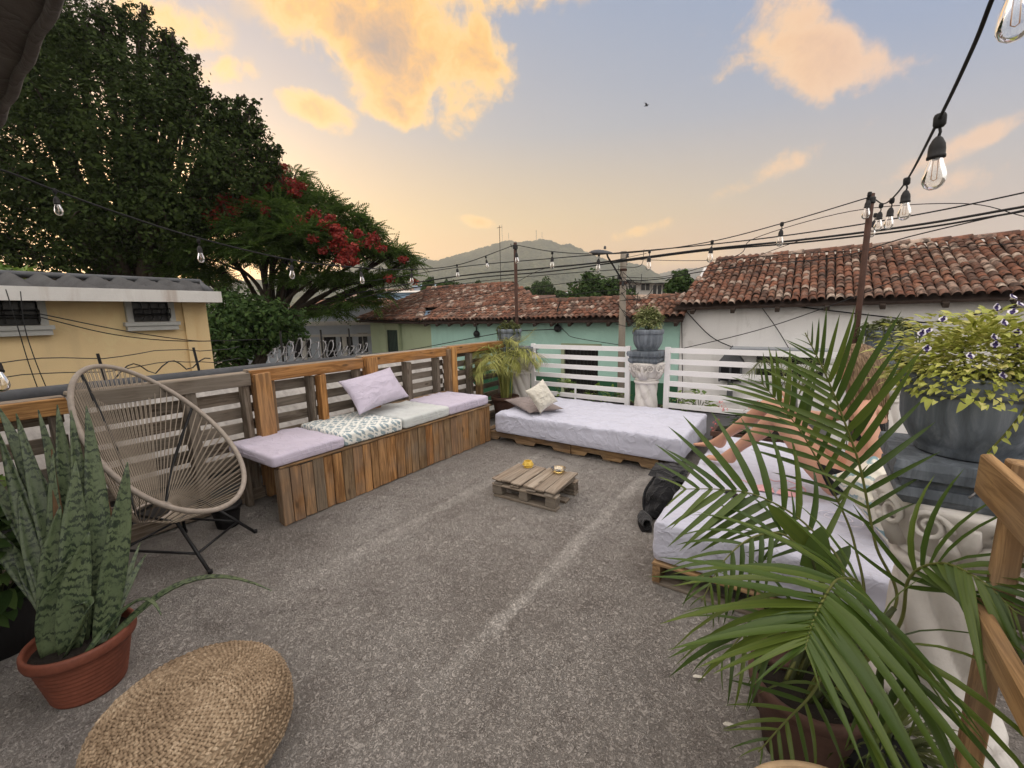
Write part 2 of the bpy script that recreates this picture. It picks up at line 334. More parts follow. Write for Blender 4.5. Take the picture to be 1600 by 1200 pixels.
M['soil'] = plain('potting_soil', (.018, .014, .011), 1., .5, 30, .8, .02)
M['black_metal'] = plain('black_metal', (.012, .012, .013), .45, .2, 9, .1)
M['rust'] = plain('rusty_dark_pole', (.055, .026, .018), .8, .4, 12, .4)
M['white_metal'] = plain('white_painted_steel', (.76, .75, .76), .45, .05, 3, .05)
M['rubber'] = plain('black_rubber', (.014, .013, .014), .6, .2)
M['cable'] = plain('black_cable', (.013, .013, .014), .7, .1)
M['dark'] = plain('dark_interior', (.012, .011, .010), .9, .1)
M['green_shutter'] = plain('dark_green_shutter', (.03, .07, .05), .6, .2)
M['frame_white'] = plain('window_trim', (.40, .40, .38), .7, .1)
M['frame_olive'] = plain('olive_trim', (.27, .31, .20), .7, .1)
M['pole_conc'] = plain('concrete_pole', (.23, .20, .165), .9, .15, 4)
M['asbestos'] = plain('grey_fibre_cement', (.050, .050, .052), .9, .4, 3, .4)
M['asb_pale'] = plain('pale_fibre_cement', (.34, .32, .30), .9, .35, 3, .4)
M['ridge_grey'] = plain('grey_ridge_cap', (.075, .078, .085), .85, .3, 3)
M['bluesheet'] = plain('blue_roof_sheet', (.22, .33, .46), .6, .1)
M['redsheet'] = plain('red_roof_sheet', (.42, .07, .035), .6, .15)
M['zinc'] = plain('zinc_roof', (.30, .32, .35), .5, .15)
M['cord'] = plain('beige_plastic_cord', (.34, .285, .225), .45, .15, 20)
M['ring'] = plain('wrapped_ring', (.31, .265, .225), .55, .2, 30, .4, .004)
M['yellow_pot'] = plain('yellow_glaze', (.62, .41, .07), .45, .1)
M['phone'] = plain('black_glass', (.008, .008, .010), .15, .1, 5, 0., spec=.5)
M['silver'] = plain('galvanised_wire', (.24, .24, .25), .4, .1, metal=.7)
M['skin'] = plain('skin', (.53, .29, .20), .5, .08, 8, .08, Subsurface_Weight=.12, Subsurface_Radius=(.02, .008, .004))
M['nail'] = plain('nail', (.55, .25, .24), .3)
M['hair'] = None
def hair():
    m, t = mat('blond_brown_hair'); p = oc(t)
    n = t.noise(t.mapping(p, (60, 60, 3)), 2., 4, .6)
    fin(t, t.ramp(n, [(.3, (.06, .034, .018)), (.5, (.16, .10, .055)), (.7, (.34, .24, .14))]), .5, n, .5, .004, .35); return m
M['hair'] = hair()
M['plum'] = plain('road_dust', (.2, .18, .16), .95)
def straw():
    m, t = mat('braided_straw'); p = oc(t)
    r = irand(t); n = t.noise(p, 60, 4, .7); b = t.noise(p, 4, 4, .6)
    c = t.ramp(t.m('ADD', t.m('MULTIPLY', n, .6), t.m('MULTIPLY', b, .4)), [(.32, (.10, .062, .036)), (.5, (.29, .21, .135)), (.66, (.52, .41, .29))])
    fin(t, c, .75, n, .5, .004, .25); return m
M['straw'] = straw()
M['rattan_edge'] = plain('pale_cane', (.50, .36, .22), .6, .2, 20)
def glass(name, tint, rough=.02, body=.12):
    m, t = mat(name)
    fr = t.n('ShaderNodeFresnel', {'IOR': 1.5}).outputs[0]
    tr = t.n('ShaderNodeBsdfTransparent', {'Color': tint}); gl = t.n('ShaderNodeBsdfGlossy', {'Color': (1, 1, 1), 'Roughness': rough})
    mx = t.n('ShaderNodeMixShader', {0: t.m('ADD', fr, body, clamp=True), 1: tr.outputs[0], 2: gl.outputs[0]})
    t.t.links.new(mx.outputs[0], t.n('ShaderNodeOutputMaterial').inputs[0]); return m
M['bulb'] = glass('clear_bulb_glass', (.97, .96, .94), .02, .04)
M['amber_glass'] = glass('amber_cut_glass', (.86, .72, .42), .05, .2)
M['pane'] = plain('dark_window_glass', (.012, .012, .013), .2, .2, 4, 0., spec=.35)
M['iris'] = plain('eye_iris', (.03, .02, .015), .3)
M['filament'] = plain('filament', (.40, .22, .12), .5)
def forest():
    m, t = mat('forested_slope'); p = wp(t)
    n = t.noise(p, .012, 8, .7, .3); f = t.n('ShaderNodeTexVoronoi', {'Vector': p, 'Scale': .09}).outputs['Distance']
    c = t.ramp(t.m('ADD', t.m('MULTIPLY', n, .7), t.m('MULTIPLY', f, .3)), [(.35, (.018, .030, .016)), (.5, (.045, .060, .030)), (.65, (.105, .11, .06))])
    fin(t, c, 1., f, .8, 6., .0); return m
M['forest'] = forest()
M['ground'] = plain('dusty_ground', (.12, .105, .085), .95, .3, .3, .3, .05)
M['asphalt'] = plain('asphalt', (.05, .049, .048), .9, .25, 1.5, .3, .02)
M['paving'] = plain('pavement_concrete', (.22, .21, .195), .9, .2, 1.2, .3, .01)

# ------------------------------------------------------------------ mesh helpers
rng = random.Random(7)
class MB:
    def __init__(s): s.v = []; s.f = []; s.mi = []; s.k = 0
    def add(s, vs, fs):
        o = len(s.v); s.v += [tuple(v) for v in vs]; s.f += [tuple(i+o for i in f) for f in fs]; s.mi += [s.k]*len(fs); return s
    def box(s, lo, hi, mx=None):
        x0, y0, z0 = lo; x1, y1, z1 = hi
        vs = [V(p) for p in ((x0, y0, z0), (x1, y0, z0), (x1, y1, z0), (x0, y1, z0), (x0, y0, z1), (x1, y0, z1), (x1, y1, z1), (x0, y1, z1))]
        if mx is not None: vs = [mx @ v for v in vs]
        return s.add(vs, [(0, 3, 2, 1), (4, 5, 6, 7), (0, 1, 5, 4), (1, 2, 6, 5), (2, 3, 7, 6), (3, 0, 4, 7)])
    def tube(s, pts, r, n=6, caps=True, closed=False):
        pts = [V(p) for p in pts]; N_ = len(pts); rs = r if isinstance(r, (list, tuple)) else [r]*N_
        vs = []; up = None
        for i, p in enumerate(pts):
            a = pts[(i-1) % N_] if (closed or i > 0) else p; b = pts[(i+1) % N_] if (closed or i < N_-1) else p
            t = (b-a); t = t.normalized() if t.length > 1e-9 else V((0, 0, 1))
            if up is None: up = V((0, 0, 1)) if abs(t.z) < .9 else V((1, 0, 0))
            sd = t.cross(up)
            if sd.length < 1e-6: sd = t.cross(V((.3, 1, .2)))
            sd.normalize(); up = sd.cross(t).normalized()
            for j in range(n):
                q = 2*pi*j/n; vs.append(p+(sd*cos(q)+up*sin(q))*rs[i])
        fs = []
        for i in range(N_ if closed else N_-1):
            for j in range(n):
                i2 = (i+1) % N_; fs.append((i*n+j, i*n+(j+1) % n, i2*n+(j+1) % n, i2*n+j))
        if caps and not closed: fs += [tuple(range(n))[::-1], tuple((N_-1)*n+j for j in range(n))]
        return s.add(vs, fs)
    def lathe(s, prof, n=24, rf=None, c=(0, 0, 0), cap=True):
        vs = []
        for (r, z) in prof:
            for j in range(n):
                q = 2*pi*j/n; k = r*(rf(q, z) if rf else 1.)
                vs.append((c[0]+k*cos(q), c[1]+k*sin(q), c[2]+z))
        fs = [(i*n+j, i*n+(j+1) % n, (i+1)*n+(j+1) % n, (i+1)*n+j) for i in range(len(prof)-1) for j in range(n)]
        if cap: fs += [tuple(range(n))[::-1], tuple((len(prof)-1)*n+j for j in range(n))]
        return s.add(vs, fs)
    def grid(s, fn, nu, nv, cu=False, cv=False):
        vs = [fn(i/nu, j/nv) for i in range(nu+(not cu)) for j in range(nv+(not cv))]
        W_ = nv+(not cv); H_ = nu+(not cu)
        fs = [(i*W_+j, ((i+1) % H_)*W_+j, ((i+1) % H_)*W_+(j+1) % W_, i*W_+(j+1) % W_) for i in range(nu) for j in range(nv)]
        return s.add(vs, fs)
    def mesh(s, name, mats, smooth=False):
        me = bpy.data.meshes.new(name); me.from_pydata(s.v, [], s.f)
        for m_ in (mats if isinstance(mats, (list, tuple)) else [mats]): me.materials.append(m_)
        if s.k or any(s.mi): me.polygons.foreach_set('material_index', s.mi)
        if smooth: me.polygons.foreach_set('use_smooth', [True]*len(s.f))
        me.update(); return me
def np_mesh(name, verts, faces, m_, smooth=False):
    me = bpy.data.meshes.new(name); nv, (nf, k) = len(verts), faces.shape
    me.vertices.add(nv); me.vertices.foreach_set('co', np.ascontiguousarray(verts, dtype=np.float32).ravel())
    me.loops.add(nf*k); me.loops.foreach_set('vertex_index', np.ascontiguousarray(faces, dtype=np.int32).ravel())
    me.polygons.add(nf); me.polygons.foreach_set('loop_start', np.arange(0, nf*k, k, dtype=np.int32)); me.polygons.foreach_set('loop_total', np.full(nf, k, dtype=np.int32))
    me.materials.append(m_)
    if smooth: me.polygons.foreach_set('use_smooth', np.ones(nf, dtype=bool))
    me.update(calc_edges=True); me.validate(); return me

def new(name, me, parent=None, mx=None):
    """link an object; mx is in the parent's space"""
    o = bpy.data.objects.new(name, me); COL.objects.link(o)
    if parent is not None: o.parent = parent
    if mx is not None: o.matrix_basis = mx
    return o
def tag(o, label=None, cat=None, group=None, kind=None):
    if label: o['label'] = label
    if cat: o['category'] = cat
    if group: o['group'] = group
    if kind: o['kind'] = kind
    return o
def thing(name, label, cat, loc=(0, 0, 0), rz=0., group=None, mx=None):
    o = bpy.data.objects.new(name, None); COL.objects.link(o); o.empty_display_size = .1
    o.matrix_basis = mx if mx is not None else MX.Translation(V(loc)) @ MX.Rotation(rz, 4, 'Z')
    return tag(o, label, cat, group)
def part(name, mb, m_, parent, smooth=False, mx=None): return new(name, mb.mesh(name, m_, smooth), parent, mx)
def struct(name, mb, m_, smooth=False): return tag(part(name, mb, m_, None, smooth), kind='structure')
def solo(name, mb, m_, label, cat, loc=(0, 0, 0), smooth=False, group=None, rz=0.):
    o = part(name, mb, m_, None, smooth, MX.Translation(V(loc)) @ MX.Rotation(rz, 4, 'Z')); return tag(o, label, cat, group)
def copy_tree(o, parent=None):
    c = o.copy(); COL.objects.link(c)
    if parent is not None: c.parent = parent
    for ch in [k for k in bpy.data.objects if k.parent == o]: copy_tree(ch, c)
    return c
def frame(p, x, z=(0, 0, 1), s=(1, 1, 1)):
    """matrix with its own x axis along x and z axis near z"""
    x = V(x).normalized(); z = V(z); y = z.cross(x)
    if y.length < 1e-6: y = V((0, 1, 0)).cross(x) if abs(x.y) < .9 else V((1, 0, 0)).cross(x)
    y.normalize(); z = x.cross(y)
    return MX(((x.x*s[0], y.x*s[1], z.x*s[2], p[0]), (x.y*s[0], y.y*s[1], z.y*s[2], p[1]), (x.z*s[0], y.z*s[1], z.z*s[2], p[2]), (0, 0, 0, 1)))
_pk = {}
def plank_mesh(L, W_, T, m_, v=0):
    """a board with worn, slightly bevelled edges, length along x, centred"""
    k = (round(L, 3), round(W_, 3), round(T, 3), m_.name, v)
    if k not in _pk:
        bm = bmesh.new(); bmesh.ops.create_cube(bm, size=1., matrix=MX.Diagonal((L, W_, T, 1)))
        rr = random.Random(hash((v, round(L*100), round(W_*1000)))) if v else None
        if rr:
            for q in bm.verts: q.co += V((rr.uniform(-.008, .008), rr.uniform(-.003, .003), rr.uniform(-.0015, .0015)))
        bmesh.ops.bevel(bm, geom=bm.edges[:], offset=min(.0035, T*.2, W_*.2), segments=1, affect='EDGES', clamp_overlap=True)
        me = bpy.data.meshes.new('board'); bm.to_mesh(me); bm.free(); me.materials.append(m_); _pk[k] = me
    return _pk[k]
def plank(name, parent, c, x, size, m_, z=(0, 0, 1), v=0, jit=0.):
    mx = frame(c, x, z)
    if jit: mx = mx @ MX.Rotation(rng.uniform(-jit, jit), 4, 'X') @ MX.Rotation(rng.uniform(-jit, jit), 4, 'Z')
    return new(name, plank_mesh(*size, m_, v), parent, mx)
def catmull(pts, n):
    P = [V(p) for p in pts]; P = [P[0]*2-P[1]]+P+[P[-1]*2-P[-2]]; out = []
    for i in range(1, len(P)-2):
        for k in range(n):
            t = k/n; a, b, c, d = P[i-1:i+3]
            out.append(.5*((2*b)+(c-a)*t+(2*a-5*b+4*c-d)*t*t+(3*b-a-3*c+d)*t**3))
    return out+[P[-2]]
def sag(a, b, d, n=20): a, b = V(a), V(b); return [a.lerp(b, i/n)-V((0, 0, d*4*(i/n)*(1-i/n))) for i in range(n+1)]
def leaf_mesh(name, m_, L=1., W_=.25, fold=.25, droop=.25, n=5, tip=1.4, base=.12):
    """one leaf along +x, folded along its midrib and drooping"""
    mb = MB(); vs = []
    for i in range(n+1):
        t = i/n; w_ = W_*.5*max(0., (min(1, (t+base)/.35))**.8*(1-t**tip)**.75) if i < n else 0.
        z = -droop*t*t*L; x = L*t*(1-.25*droop*t)
        vs += [(x, -w_, z+fold*w_), (x, 0, z), (x, w_, z+fold*w_)]
    fs = []
    for i in range(n): a = i*3; b = a+3; fs += [(a, b, b+1, a+1), (a+1, b+1, b+2, a+2)]
    mb.add(vs, fs); return mb.mesh(name, m_, True)
def soft_box(sx, sy, sz, r=.05, nu=60, nv=36, nz_=8, wr=.004, side=.008, seed=0, scale=3., crown=.0):
    """a mattress or cushion: rounded box with creased cover, base at z=0"""
    mb = MB(); h = V((sx/2, sy/2, sz/2)); inner = h-V((r, r, r))
    def push(p):
        q = V((max(-inner.x, min(inner.x, p.x)), max(-inner.y, min(inner.y, p.y)), max(-inner.z, min(inner.z, p.z))))
        d = p-q; n_ = d.normalized() if d.length > 1e-9 else V((0, 0, 1)); o = q+n_*r
        e = V((o.x*scale+seed*7.3, o.y*scale-seed*3.1, o.z*scale*1.3))
        wv = mnoise.noise(V((e.x*1.0+mnoise.noise(e*.8)*1.2, e.y*2.6, e.z*2)))
        rd = (1-abs(mnoise.noise(V((e.x*1.7, e.y*1.2, e.z*.5+4)))))**5
        up_ = max(0, n_.z)
        o += n_*(wr*(wv*1.2+rd*1.0)*(up_+.2))
        if abs(n_.z) < .8:
            fold = mnoise.noise(V((o.x*9+seed, o.y*9, o.z*3)))+.8*mnoise.noise(V((o.x*2+seed, o.y*2, o.z*16)))
            o += V((n_.x, n_.y, 0))*side*fold*(1-up_)
        if crown: o.z += crown*(1-(o.x/h.x)**2)*(1-(o.y/h.y)**2)*(1 if o.z > 0 else 0)
        return o+V((0, 0, h.z))
    def face(a, b, c, na, nb):
        mb.grid(lambda u, v: push(a+b*(u*2-1)+c*(v*2-1)), na, nb)
    X, Y, Z = V((h.x, 0, 0)), V((0, h.y, 0)), V((0, 0, h.z))
    face(Z, X, Y, nu, nv); face(-Z, Y, X, 4, 4); face(X, Y, Z, nv, nz_); face(-X, Z, Y, nz_, nv); face(Y, Z, X, nz_, nu); face(-Y, X, Z, nu, nz_)
    me = mb.mesh('soft', M['sheet'], True)
    bm = bmesh.new(); bm.from_mesh(me); bmesh.ops.remove_doubles(bm, verts=bm.verts[:], dist=.0008); bmesh.ops.recalc_face_normals(bm, faces=bm.faces[:]); bm.to_mesh(me); bm.free()
    me.polygons.foreach_set('use_smooth', [True]*len(me.polygons)); return me
def set_mat(me, m_): me.materials.clear(); me.materials.append(m_); return me
def pillow_mesh(sx, sy, t, m_, seed=1, n=30, wr=.012, curl=0.):
    mb = MB()
    def P(u, v, s):
        a, b = u*2-1, v*2-1
        k = max(0, (1-abs(a)**2.6)*(1-abs(b)**2.6))**.55
        pin = 1-.10*(1-abs(a)**2)*(abs(b)**3); pin2 = 1-.10*(1-abs(b)**2)*(abs(a)**3)
        e = V((a*1.6+seed*5, b*1.6, s*2.))
        z = s*t*.5*k+wr*(mnoise.noise(e*1.4)+.7*(1-abs(mnoise.noise(e*2.1)))**4)*k+curl*(a*a+b*b)
        return V((a*sx*.5*pin2, b*sy*.5*pin, z))
    mb.grid(lambda u, v: P(u, v, 1), n, n); mb.grid(lambda u, v: P(v, u, -1), n, n)
    me = mb.mesh('pillow', m_, True)
    bm = bmesh.new(); bm.from_mesh(me); bmesh.ops.remove_doubles(bm, verts=bm.verts[:], dist=.0005); bmesh.ops.recalc_face_normals(bm, faces=bm.faces[:]); bm.to_mesh(me); bm.free()
    me.polygons.foreach_set('use_smooth', [True]*len(me.polygons)); return me
# ------------------------------------------------------------------ ground, street, hills
STREET = -1.45
struct('ground', MB().box((-3200, -1150, -4), (3200, 3300, STREET-.012)), M['ground'])
struct('road', MB().box((-60, 5.9, STREET-.05), (60, 9.7, STREET-.004)), M['asphalt'])
struct('pavement', MB().box((-60, 9.7, STREET-.05), (60, 10.97, STREET+.12)), M['paving'])

def hill(name, sil, r0, r1, r2, seed, amp):
    A = []
    for px, py in sil:
        d = ray(px, py); A.append((math.atan2(d.x, d.y), d.z/sqrt(d.x*d.x+d.y*d.y)))
    A.sort(); az = np.array([a for a, _ in A]); te = np.array([e for _, e in A])
    nu = 760; mb = MB(); vs = []
    rs = [r0+(r1-r0)*(k/22) for k in range(23)]+[r1+(r2-r1)*(k/6) for k in range(1, 7)]
    for i in range(nu+1):
        a = az[0]+(az[-1]-az[0])*i/nu; e = float(np.interp(a, az, te)); top = e*r1+EYE.z
        for k, r in enumerate(rs):
            t = k/22
            x, y = r*sin(a), r*cos(a)
            n_ = mnoise.fractal(V((x*.006+seed, y*.006, 0)), 1., 2.1, 6)
            if t <= 1: z = -4+(top+4)*(t**1.25)*(1-.32*max(0, n_)*(4*t*(1-t)))
            else: z = top-(top+4)*((r-r1)/(r2-r1))**1.3
            z += amp*(mnoise.noise(V((x*.09, y*.09, seed)))+.8*mnoise.noise(V((x*.21, y*.21, seed+3))))*min(1, t*2)
            vs.append((x, y, z))
    W_ = len(rs)
    fs = [(i*W_+j, (i+1)*W_+j, (i+1)*W_+j+1, i*W_+j+1) for i in range(nu) for j in range(W_-1)]
    mb.add(vs, fs); return struct(name, mb, M['forest'], True)
hill('hill', [(-900, 470), (-400, 466), (0, 452), (250, 442), (420, 436), (520, 425), (590, 403), (625, 398), (648, 401), (665, 404), (682, 407), (700, 402), (715, 397), (745, 389), (770, 382), (783, 378), (795, 375), (812, 378), (830, 376), (846, 373), (862, 376), (877, 383), (890, 380), (903, 387), (925, 398), (955, 407), (985, 411), (1005, 414), (1030, 429), (1045, 440), (1100, 455), (1300, 470)], 650, 1500, 1900, 3.1, 4.)
hill('distant_hill', [(900, 470), (980, 440), (1030, 428), (1060, 420), (1100, 418), (1150, 410), (1250, 418), (1400, 430), (1700, 420), (2200, 450)], 1900, 2500, 2900, 9.4, 5.)

# ------------------------------------------------------------------ barrel tiles
def tile_mesh(name, L=.38, r0=.078, r1=.098, th=.013, n=6):
    mb = MB(); vs = []
    for x, r in ((0, r0), (L, r1)):
        for rr in (r, r-th):
            for j in range(n+1):
                q = pi*j/n; vs.append((x, rr*cos(q), rr*sin(q)*.92))
    k = n+1; fs = []
    for j in range(n):
        fs += [(j, j+1, 2*k+j+1, 2*k+j), (k+j+1, k+j, 3*k+j, 3*k+j+1), (2*k+j, 2*k+j+1, 3*k+j+1, 3*k+j)]
    return mb.add(vs, fs).mesh(name, M['tile'], True)
TILE = tile_mesh('tile')
TV = [tuple(v.co) for v in TILE.vertices]; TF = [tuple(p.vertices) for p in TILE.polygons]
def tile_mx(p, down, nrm, s=1.):
    mx = frame(p, down, nrm) @ MX.Rotation(rng.gauss(0, .022), 4, 'Z') @ MX.Rotation(-.055+rng.gauss(0, .018), 4, 'Y') @ MX.Rotation(rng.gauss(0, .03), 4, 'X')
    mx.translation += V(nrm)*rng.uniform(-.006, .008)
    k = s*rng.uniform(.96, 1.05); return mx @ MX.Diagonal((1, k, k, 1))
def inside(poly, p):
    c = False; j = len(poly)-1
    for i in range(len(poly)):
        (xi, yi), (xj, yj) = poly[i], poly[j]
        if (yi > p[1]) != (yj > p[1]) and p[0] < (xj-xi)*(p[1]-yi)/(yj-yi)+xi: c = not c
        j = i
    return c
def tile_facet(poly, eave_a, eave_b, du=.205, dv=.19, s=1.):
    """transforms of tiles laid over a planar facet, rows parallel to the eave"""
    a, b = V(eave_a), V(eave_b); u = (b-a).normalized(); P = [V(p) for p in poly]
    n_ = None
    for p in P:
        if (p-a).cross(u).length > .3: n_ = u.cross(p-a); break
    n_.normalize()
    if n_.z < 0: n_ = -n_
    up_ = n_.cross(u).normalized()
    if up_.z < 0: up_ = -up_
    Q = [((p-a).dot(u), (p-a).dot(up_)) for p in P]
    out = []
    u0, u1 = min(q[0] for q in Q), max(q[0] for q in Q); v1 = max(q[1] for q in Q)
    k = 0
    for i in range(int((u1-u0)/du)+1):
        x = u0+du*(i+.5)
        bend = .02*mnoise.noise(V((i*.37, 1.7, 0)))
        for j in range(int(v1/dv)+1):
            y = dv*j+.16
            if inside(Q, (x, min(y, v1-.001))):
                out.append((j, tile_mx(a+u*(x+bend*(j*.25))+up_*(y+.2)+n_*(.055+.012*mnoise.noise(V((x*.8, y*.8, 3)))), -up_, n_, s)))
    return out
def lay(parent, tiles, cap=300):
    """the tiles that show largest become parts, the rest one joined part"""
    def key(t):
        p = t[1].translation; d = (p-EYE); q = d.dot(FWD); x = 800+660*d.dot(RIGHT)/q if q > 0 else 9e9
        return d.length+(1000 if not -20 < x < 1620 else 0)
    tiles = sorted(tiles, key=key)
    for _, mx in tiles[:cap]: new('roof_tile', TILE, parent, mx)
    rest = tiles[cap:]
    if rest:
        mb = MB()
        for _, mx in rest: mb.add([mx @ V(v) for v in TV], TF)
        tag(part('roof_tile_field', mb, M['tile'], parent, True), kind='stuff')
def deck(parent, poly, name='roof_deck', off=-.02):
    a = V(poly[0]); n_ = (V(poly[1])-a).cross(V(poly[2])-a).normalized()
    if n_.z < 0: n_ = -n_
    mb = MB(); k = len(poly); top = [V(p)+n_*off for p in poly]; bot = [V(p)+n_*(off-.05) for p in poly]
    mb.add(top+bot, [tuple(range(k)), tuple(range(k, 2*k))[::-1]]+[(i, i+k, (i+1) % k+k, (i+1) % k) for i in range(k)])
    return part(name, mb, M['tile_dark'], parent)

# white house across the street
wh = thing('white_house', 'white plastered house with a long clay barrel tile roof across the street', 'house')
mb = MB().box((-2.62, 11.0, STREET), (9, 11.3, 1.66)).box((-2.62, 11.3, STREET), (-2.35, 15.6, 1.66))
mb.add([(-2.62, 11.3, 1.66), (-2.62, 15.6, 1.66), (-2.62, 13.4, 2.70), (-2.35, 11.3, 1.66), (-2.35, 15.6, 1.66), (-2.35, 13.4, 2.70)], [(0, 1, 2), (5, 4, 3), (0, 2, 5, 3), (2, 1, 4, 5)])
part('wall', mb, M['white_wall'], wh)
E0, E1 = (-2.74, 10.72, 1.57), (9, 10.72, 1.66); R0, R1 = (-2.35, 13.4, 2.80), (9, 13.4, 2.87)
deck(wh, [E0, E1, R1, R0]); deck(wh, [R0, R1, (9, 16, 1.6), (-2.7, 16, 1.6)], 'back_roof_deck')
lay(wh, tile_facet([E0, E1, R1, R0], E0, E1, .148, .178, .73))
for i in range(34):
    x = -2.3+i*.33; z = 2.86+.07*(x+2.35)/11.3
    new('ridge_tile', TILE, wh, frame((x, 13.4, z+.02*mnoise.noise(V((x, 0, 5)))), (1, 0, rng.gauss(.01, .02)), (0, 0, 1), (1.0, 1.25, 1.15)))
for i in range(10):
    plank('rafter', wh, (-2.3+i*.85, 10.86, 1.535+.008*i), (0, 1, .42), (.42, .085, .09), M['dark_wood'])
# small wall shrine, window grille and canopy on it
sh = thing('wall_lantern', 'dark house shaped lantern with pointed hood on white house wall', 'lantern', (-1.02, 10.9, -.05))
mb = MB(); mb.add([(-.26, -.16, .62), (.26, -.16, .62), (.26, .1, .62), (-.26, .1, .62), (0, -.03, 1.0)], [(0, 1, 4), (1, 2, 4), (2, 3, 4), (3, 0, 4), (3, 2, 1, 0)])
c0 = aty(1143, 578, 10.95)
sh.matrix_basis = MX.Translation((c0.x, 10.9, c0.z-.42))
part('hood', mb, M['ridge_grey'], sh)
part('body', MB().box((-.22, -.13, .18), (.22, .1, .60)), M['pane'], sh)
for x in (-.22, .22, 0): part('bar', MB().box((x-.02, -.15, .16), (x+.02, -.131, .615)), M['ridge_grey'], sh)
part('bracket', MB().box((-.05, -.1, -.3), (.05, .1, .175)), M['ridge_grey'], sh)
c1 = aty(1232, 575, 10.98)
gr = thing('window', 'barred street window of the white house below a flat canopy', 'window', (c1.x, 10.99, c1.z))
part('pane', MB().box((-.62, -.02, -.3), (.62, .02, .3)), M['pane'], gr); part('frame', MB().box((-.7, -.05, .3), (.7, .0, .37)).box((-.7, -.05, -.37), (.7, 0, -.3)), M['frame_white'], gr)
for i in range(13): part('bar', MB().box((-.6+i*.1-.008, -.11, -.33), (-.6+i*.1+.008, -.095, .33)), M['black_metal'], gr)
part('rail', MB().box((-.62, -.095, -.22), (.62, -.08, -.2)).box((-.62, -.095, .2), (.62, -.08, .22)), M['black_metal'], gr)
c2 = aty(1215, 546, 10.7)
solo('window_canopy', MB().box((-.85, -.2, -.03), (.85, .3, .0)).box((-.87, -.22, .0), (.87, .3, .025)), M['zinc'], 'flat grey canopy sticking out from the white house above its barred window', 'canopy', (c2.x, 10.7, c2.z))

# mint green house
gh = thing('green_house', 'mint green corner house with dark green base and mossy clay tile roof', 'house')
mb = MB().box((-11.3, 11.0, STREET), (-2.63, 11.3, 1.36))
part('wall', mb, M['green_wall'], gh)
cl = V((-11.3, 11.0, 0)); lf = V((-16.2, 12.05, 0)); u_ = (lf-cl).normalized(); n_ = V((-u_.y, u_.x, 0))
if n_.y < 0: n_ = -n_
q_ = [cl, lf, lf+n_*.3, cl+n_*.3]
part('side_wall', MB().add([p+V((0, 0, STREET)) for p in q_]+[p+V((0, 0, 1.36)) for p in q_], [(0, 1, 5, 4), (1, 2, 6, 5), (2, 3, 7, 6), (3, 0, 4, 7), (4, 5, 6, 7), (3, 2, 1, 0)]), M['lit_side_wall'], gh)
EA, EB = (-11.55, 10.66, 1.28), (-2.5, 10.66, 1.30); TA, TB = (-11.7, 12.0, 1.80), (-2.6, 12.0, 1.78)
deck(gh, [EA, EB, TB, TA])
A_, B_, C_, L_, D_ = (-15.4, 15, 2.74), (-10.4, 15, 2.70), (-12.74, 12.0, 1.77), (-16.9, 11.8, 1.36), (-7.2, 12.0, 1.80)
deck(gh, [A_, EA, L_], 'hip_deck'); deck(gh, [C_, D_, B_, A_], 'upper_deck'); deck(gh, [TA, TB, (-2.7, 14, 1.2), (-8, 14, 1.2)], 'back_deck')
lay(gh, tile_facet([EA, EB, TB, TA], EA, EB, .165, .23, .80), 300)
mb = MB()
for _, mx in tile_facet([L_, EA, A_], L_, EA, .19, .25, .92)+tile_facet([C_, D_, B_, A_], C_, D_, .19, .25, .92): mb.add([mx @ V(v) for v in TV], TF)
tag(part('upper_roof_tiles', mb, M['tile'], gh, True), kind='stuff')
def ridge_run(parent, a, b, step=.34):
    a, b = V(a), V(b); n = int((b-a).length/step)
    for i in range(n): new('ridge_tile', TILE, parent, frame(a.lerp(b, i/n)+V((0, 0, .06)), b-a, (0, 0, 1), (1.05, 1.75, 1.5)))
ridge_run(gh, A_, EA); ridge_run(gh, B_, A_); ridge_run(gh, C_, D_); ridge_run(gh, TB, (-7.2, 12, 1.80))
for i in range(16): plank('rafter', gh, (-11.2+i*.57, 10.78, 1.235), (0, 1, .38), (.36, .08, .09), M['dark_wood'])
d0 = aty(904, 541.7, 11)
dr = part('door', MB().box((d0.x-.42, 10.985, STREET), (d0.x+1.02-.42, 11.02, d0.z)), M['dark'], gh)
mb = MB()
for i in range(9): mb.box((d0.x-.40+i*.115, 10.955, STREET+.05), (d0.x-.40+i*.115+.02, 10.975, d0.z-.05))
for z in (.2, -.3, -.8): mb.box((d0.x-.42, 10.94, z), (d0.x+.6, 10.955, z+.03))
part('door_grille', mb, M['black_metal'], dr)
part('door_jamb', MB().box((d0.x-.53, 10.93, STREET), (d0.x-.425, 11.02, d0.z+.08)).box((d0.x-.53, 10.94, d0.z+.004), (d0.x+.7, 11.01, d0.z+.09)), M['frame_olive'], dr)
wn = part('window', MB().box((-.45, -.04, -1.3), (.45, .04, .42)), M['green_shutter'], gh, mx=MX.Translation((-14.0, 11.53, .55)) @ MX.Rotation(math.atan2(u_.y, u_.x)+pi, 4, 'Z'))
part('window_frame', MB().box((-.6, -.1, .42), (.6, .03, .62)).box((-.68, -.14, .62), (.68, .03, .72)).box((-.58, -.09, -1.3), (-.46, .03, .42)).box((.46, -.09, -1.3), (.58, .03, .42)), M['frame_olive'], wn)
mb = MB()
for i in range(8): mb.box((-.43+i*.12, -.075, -1.3), (-.43+i*.12+.02, -.06, .4))
part('grille', mb, M['black_metal'], wn)
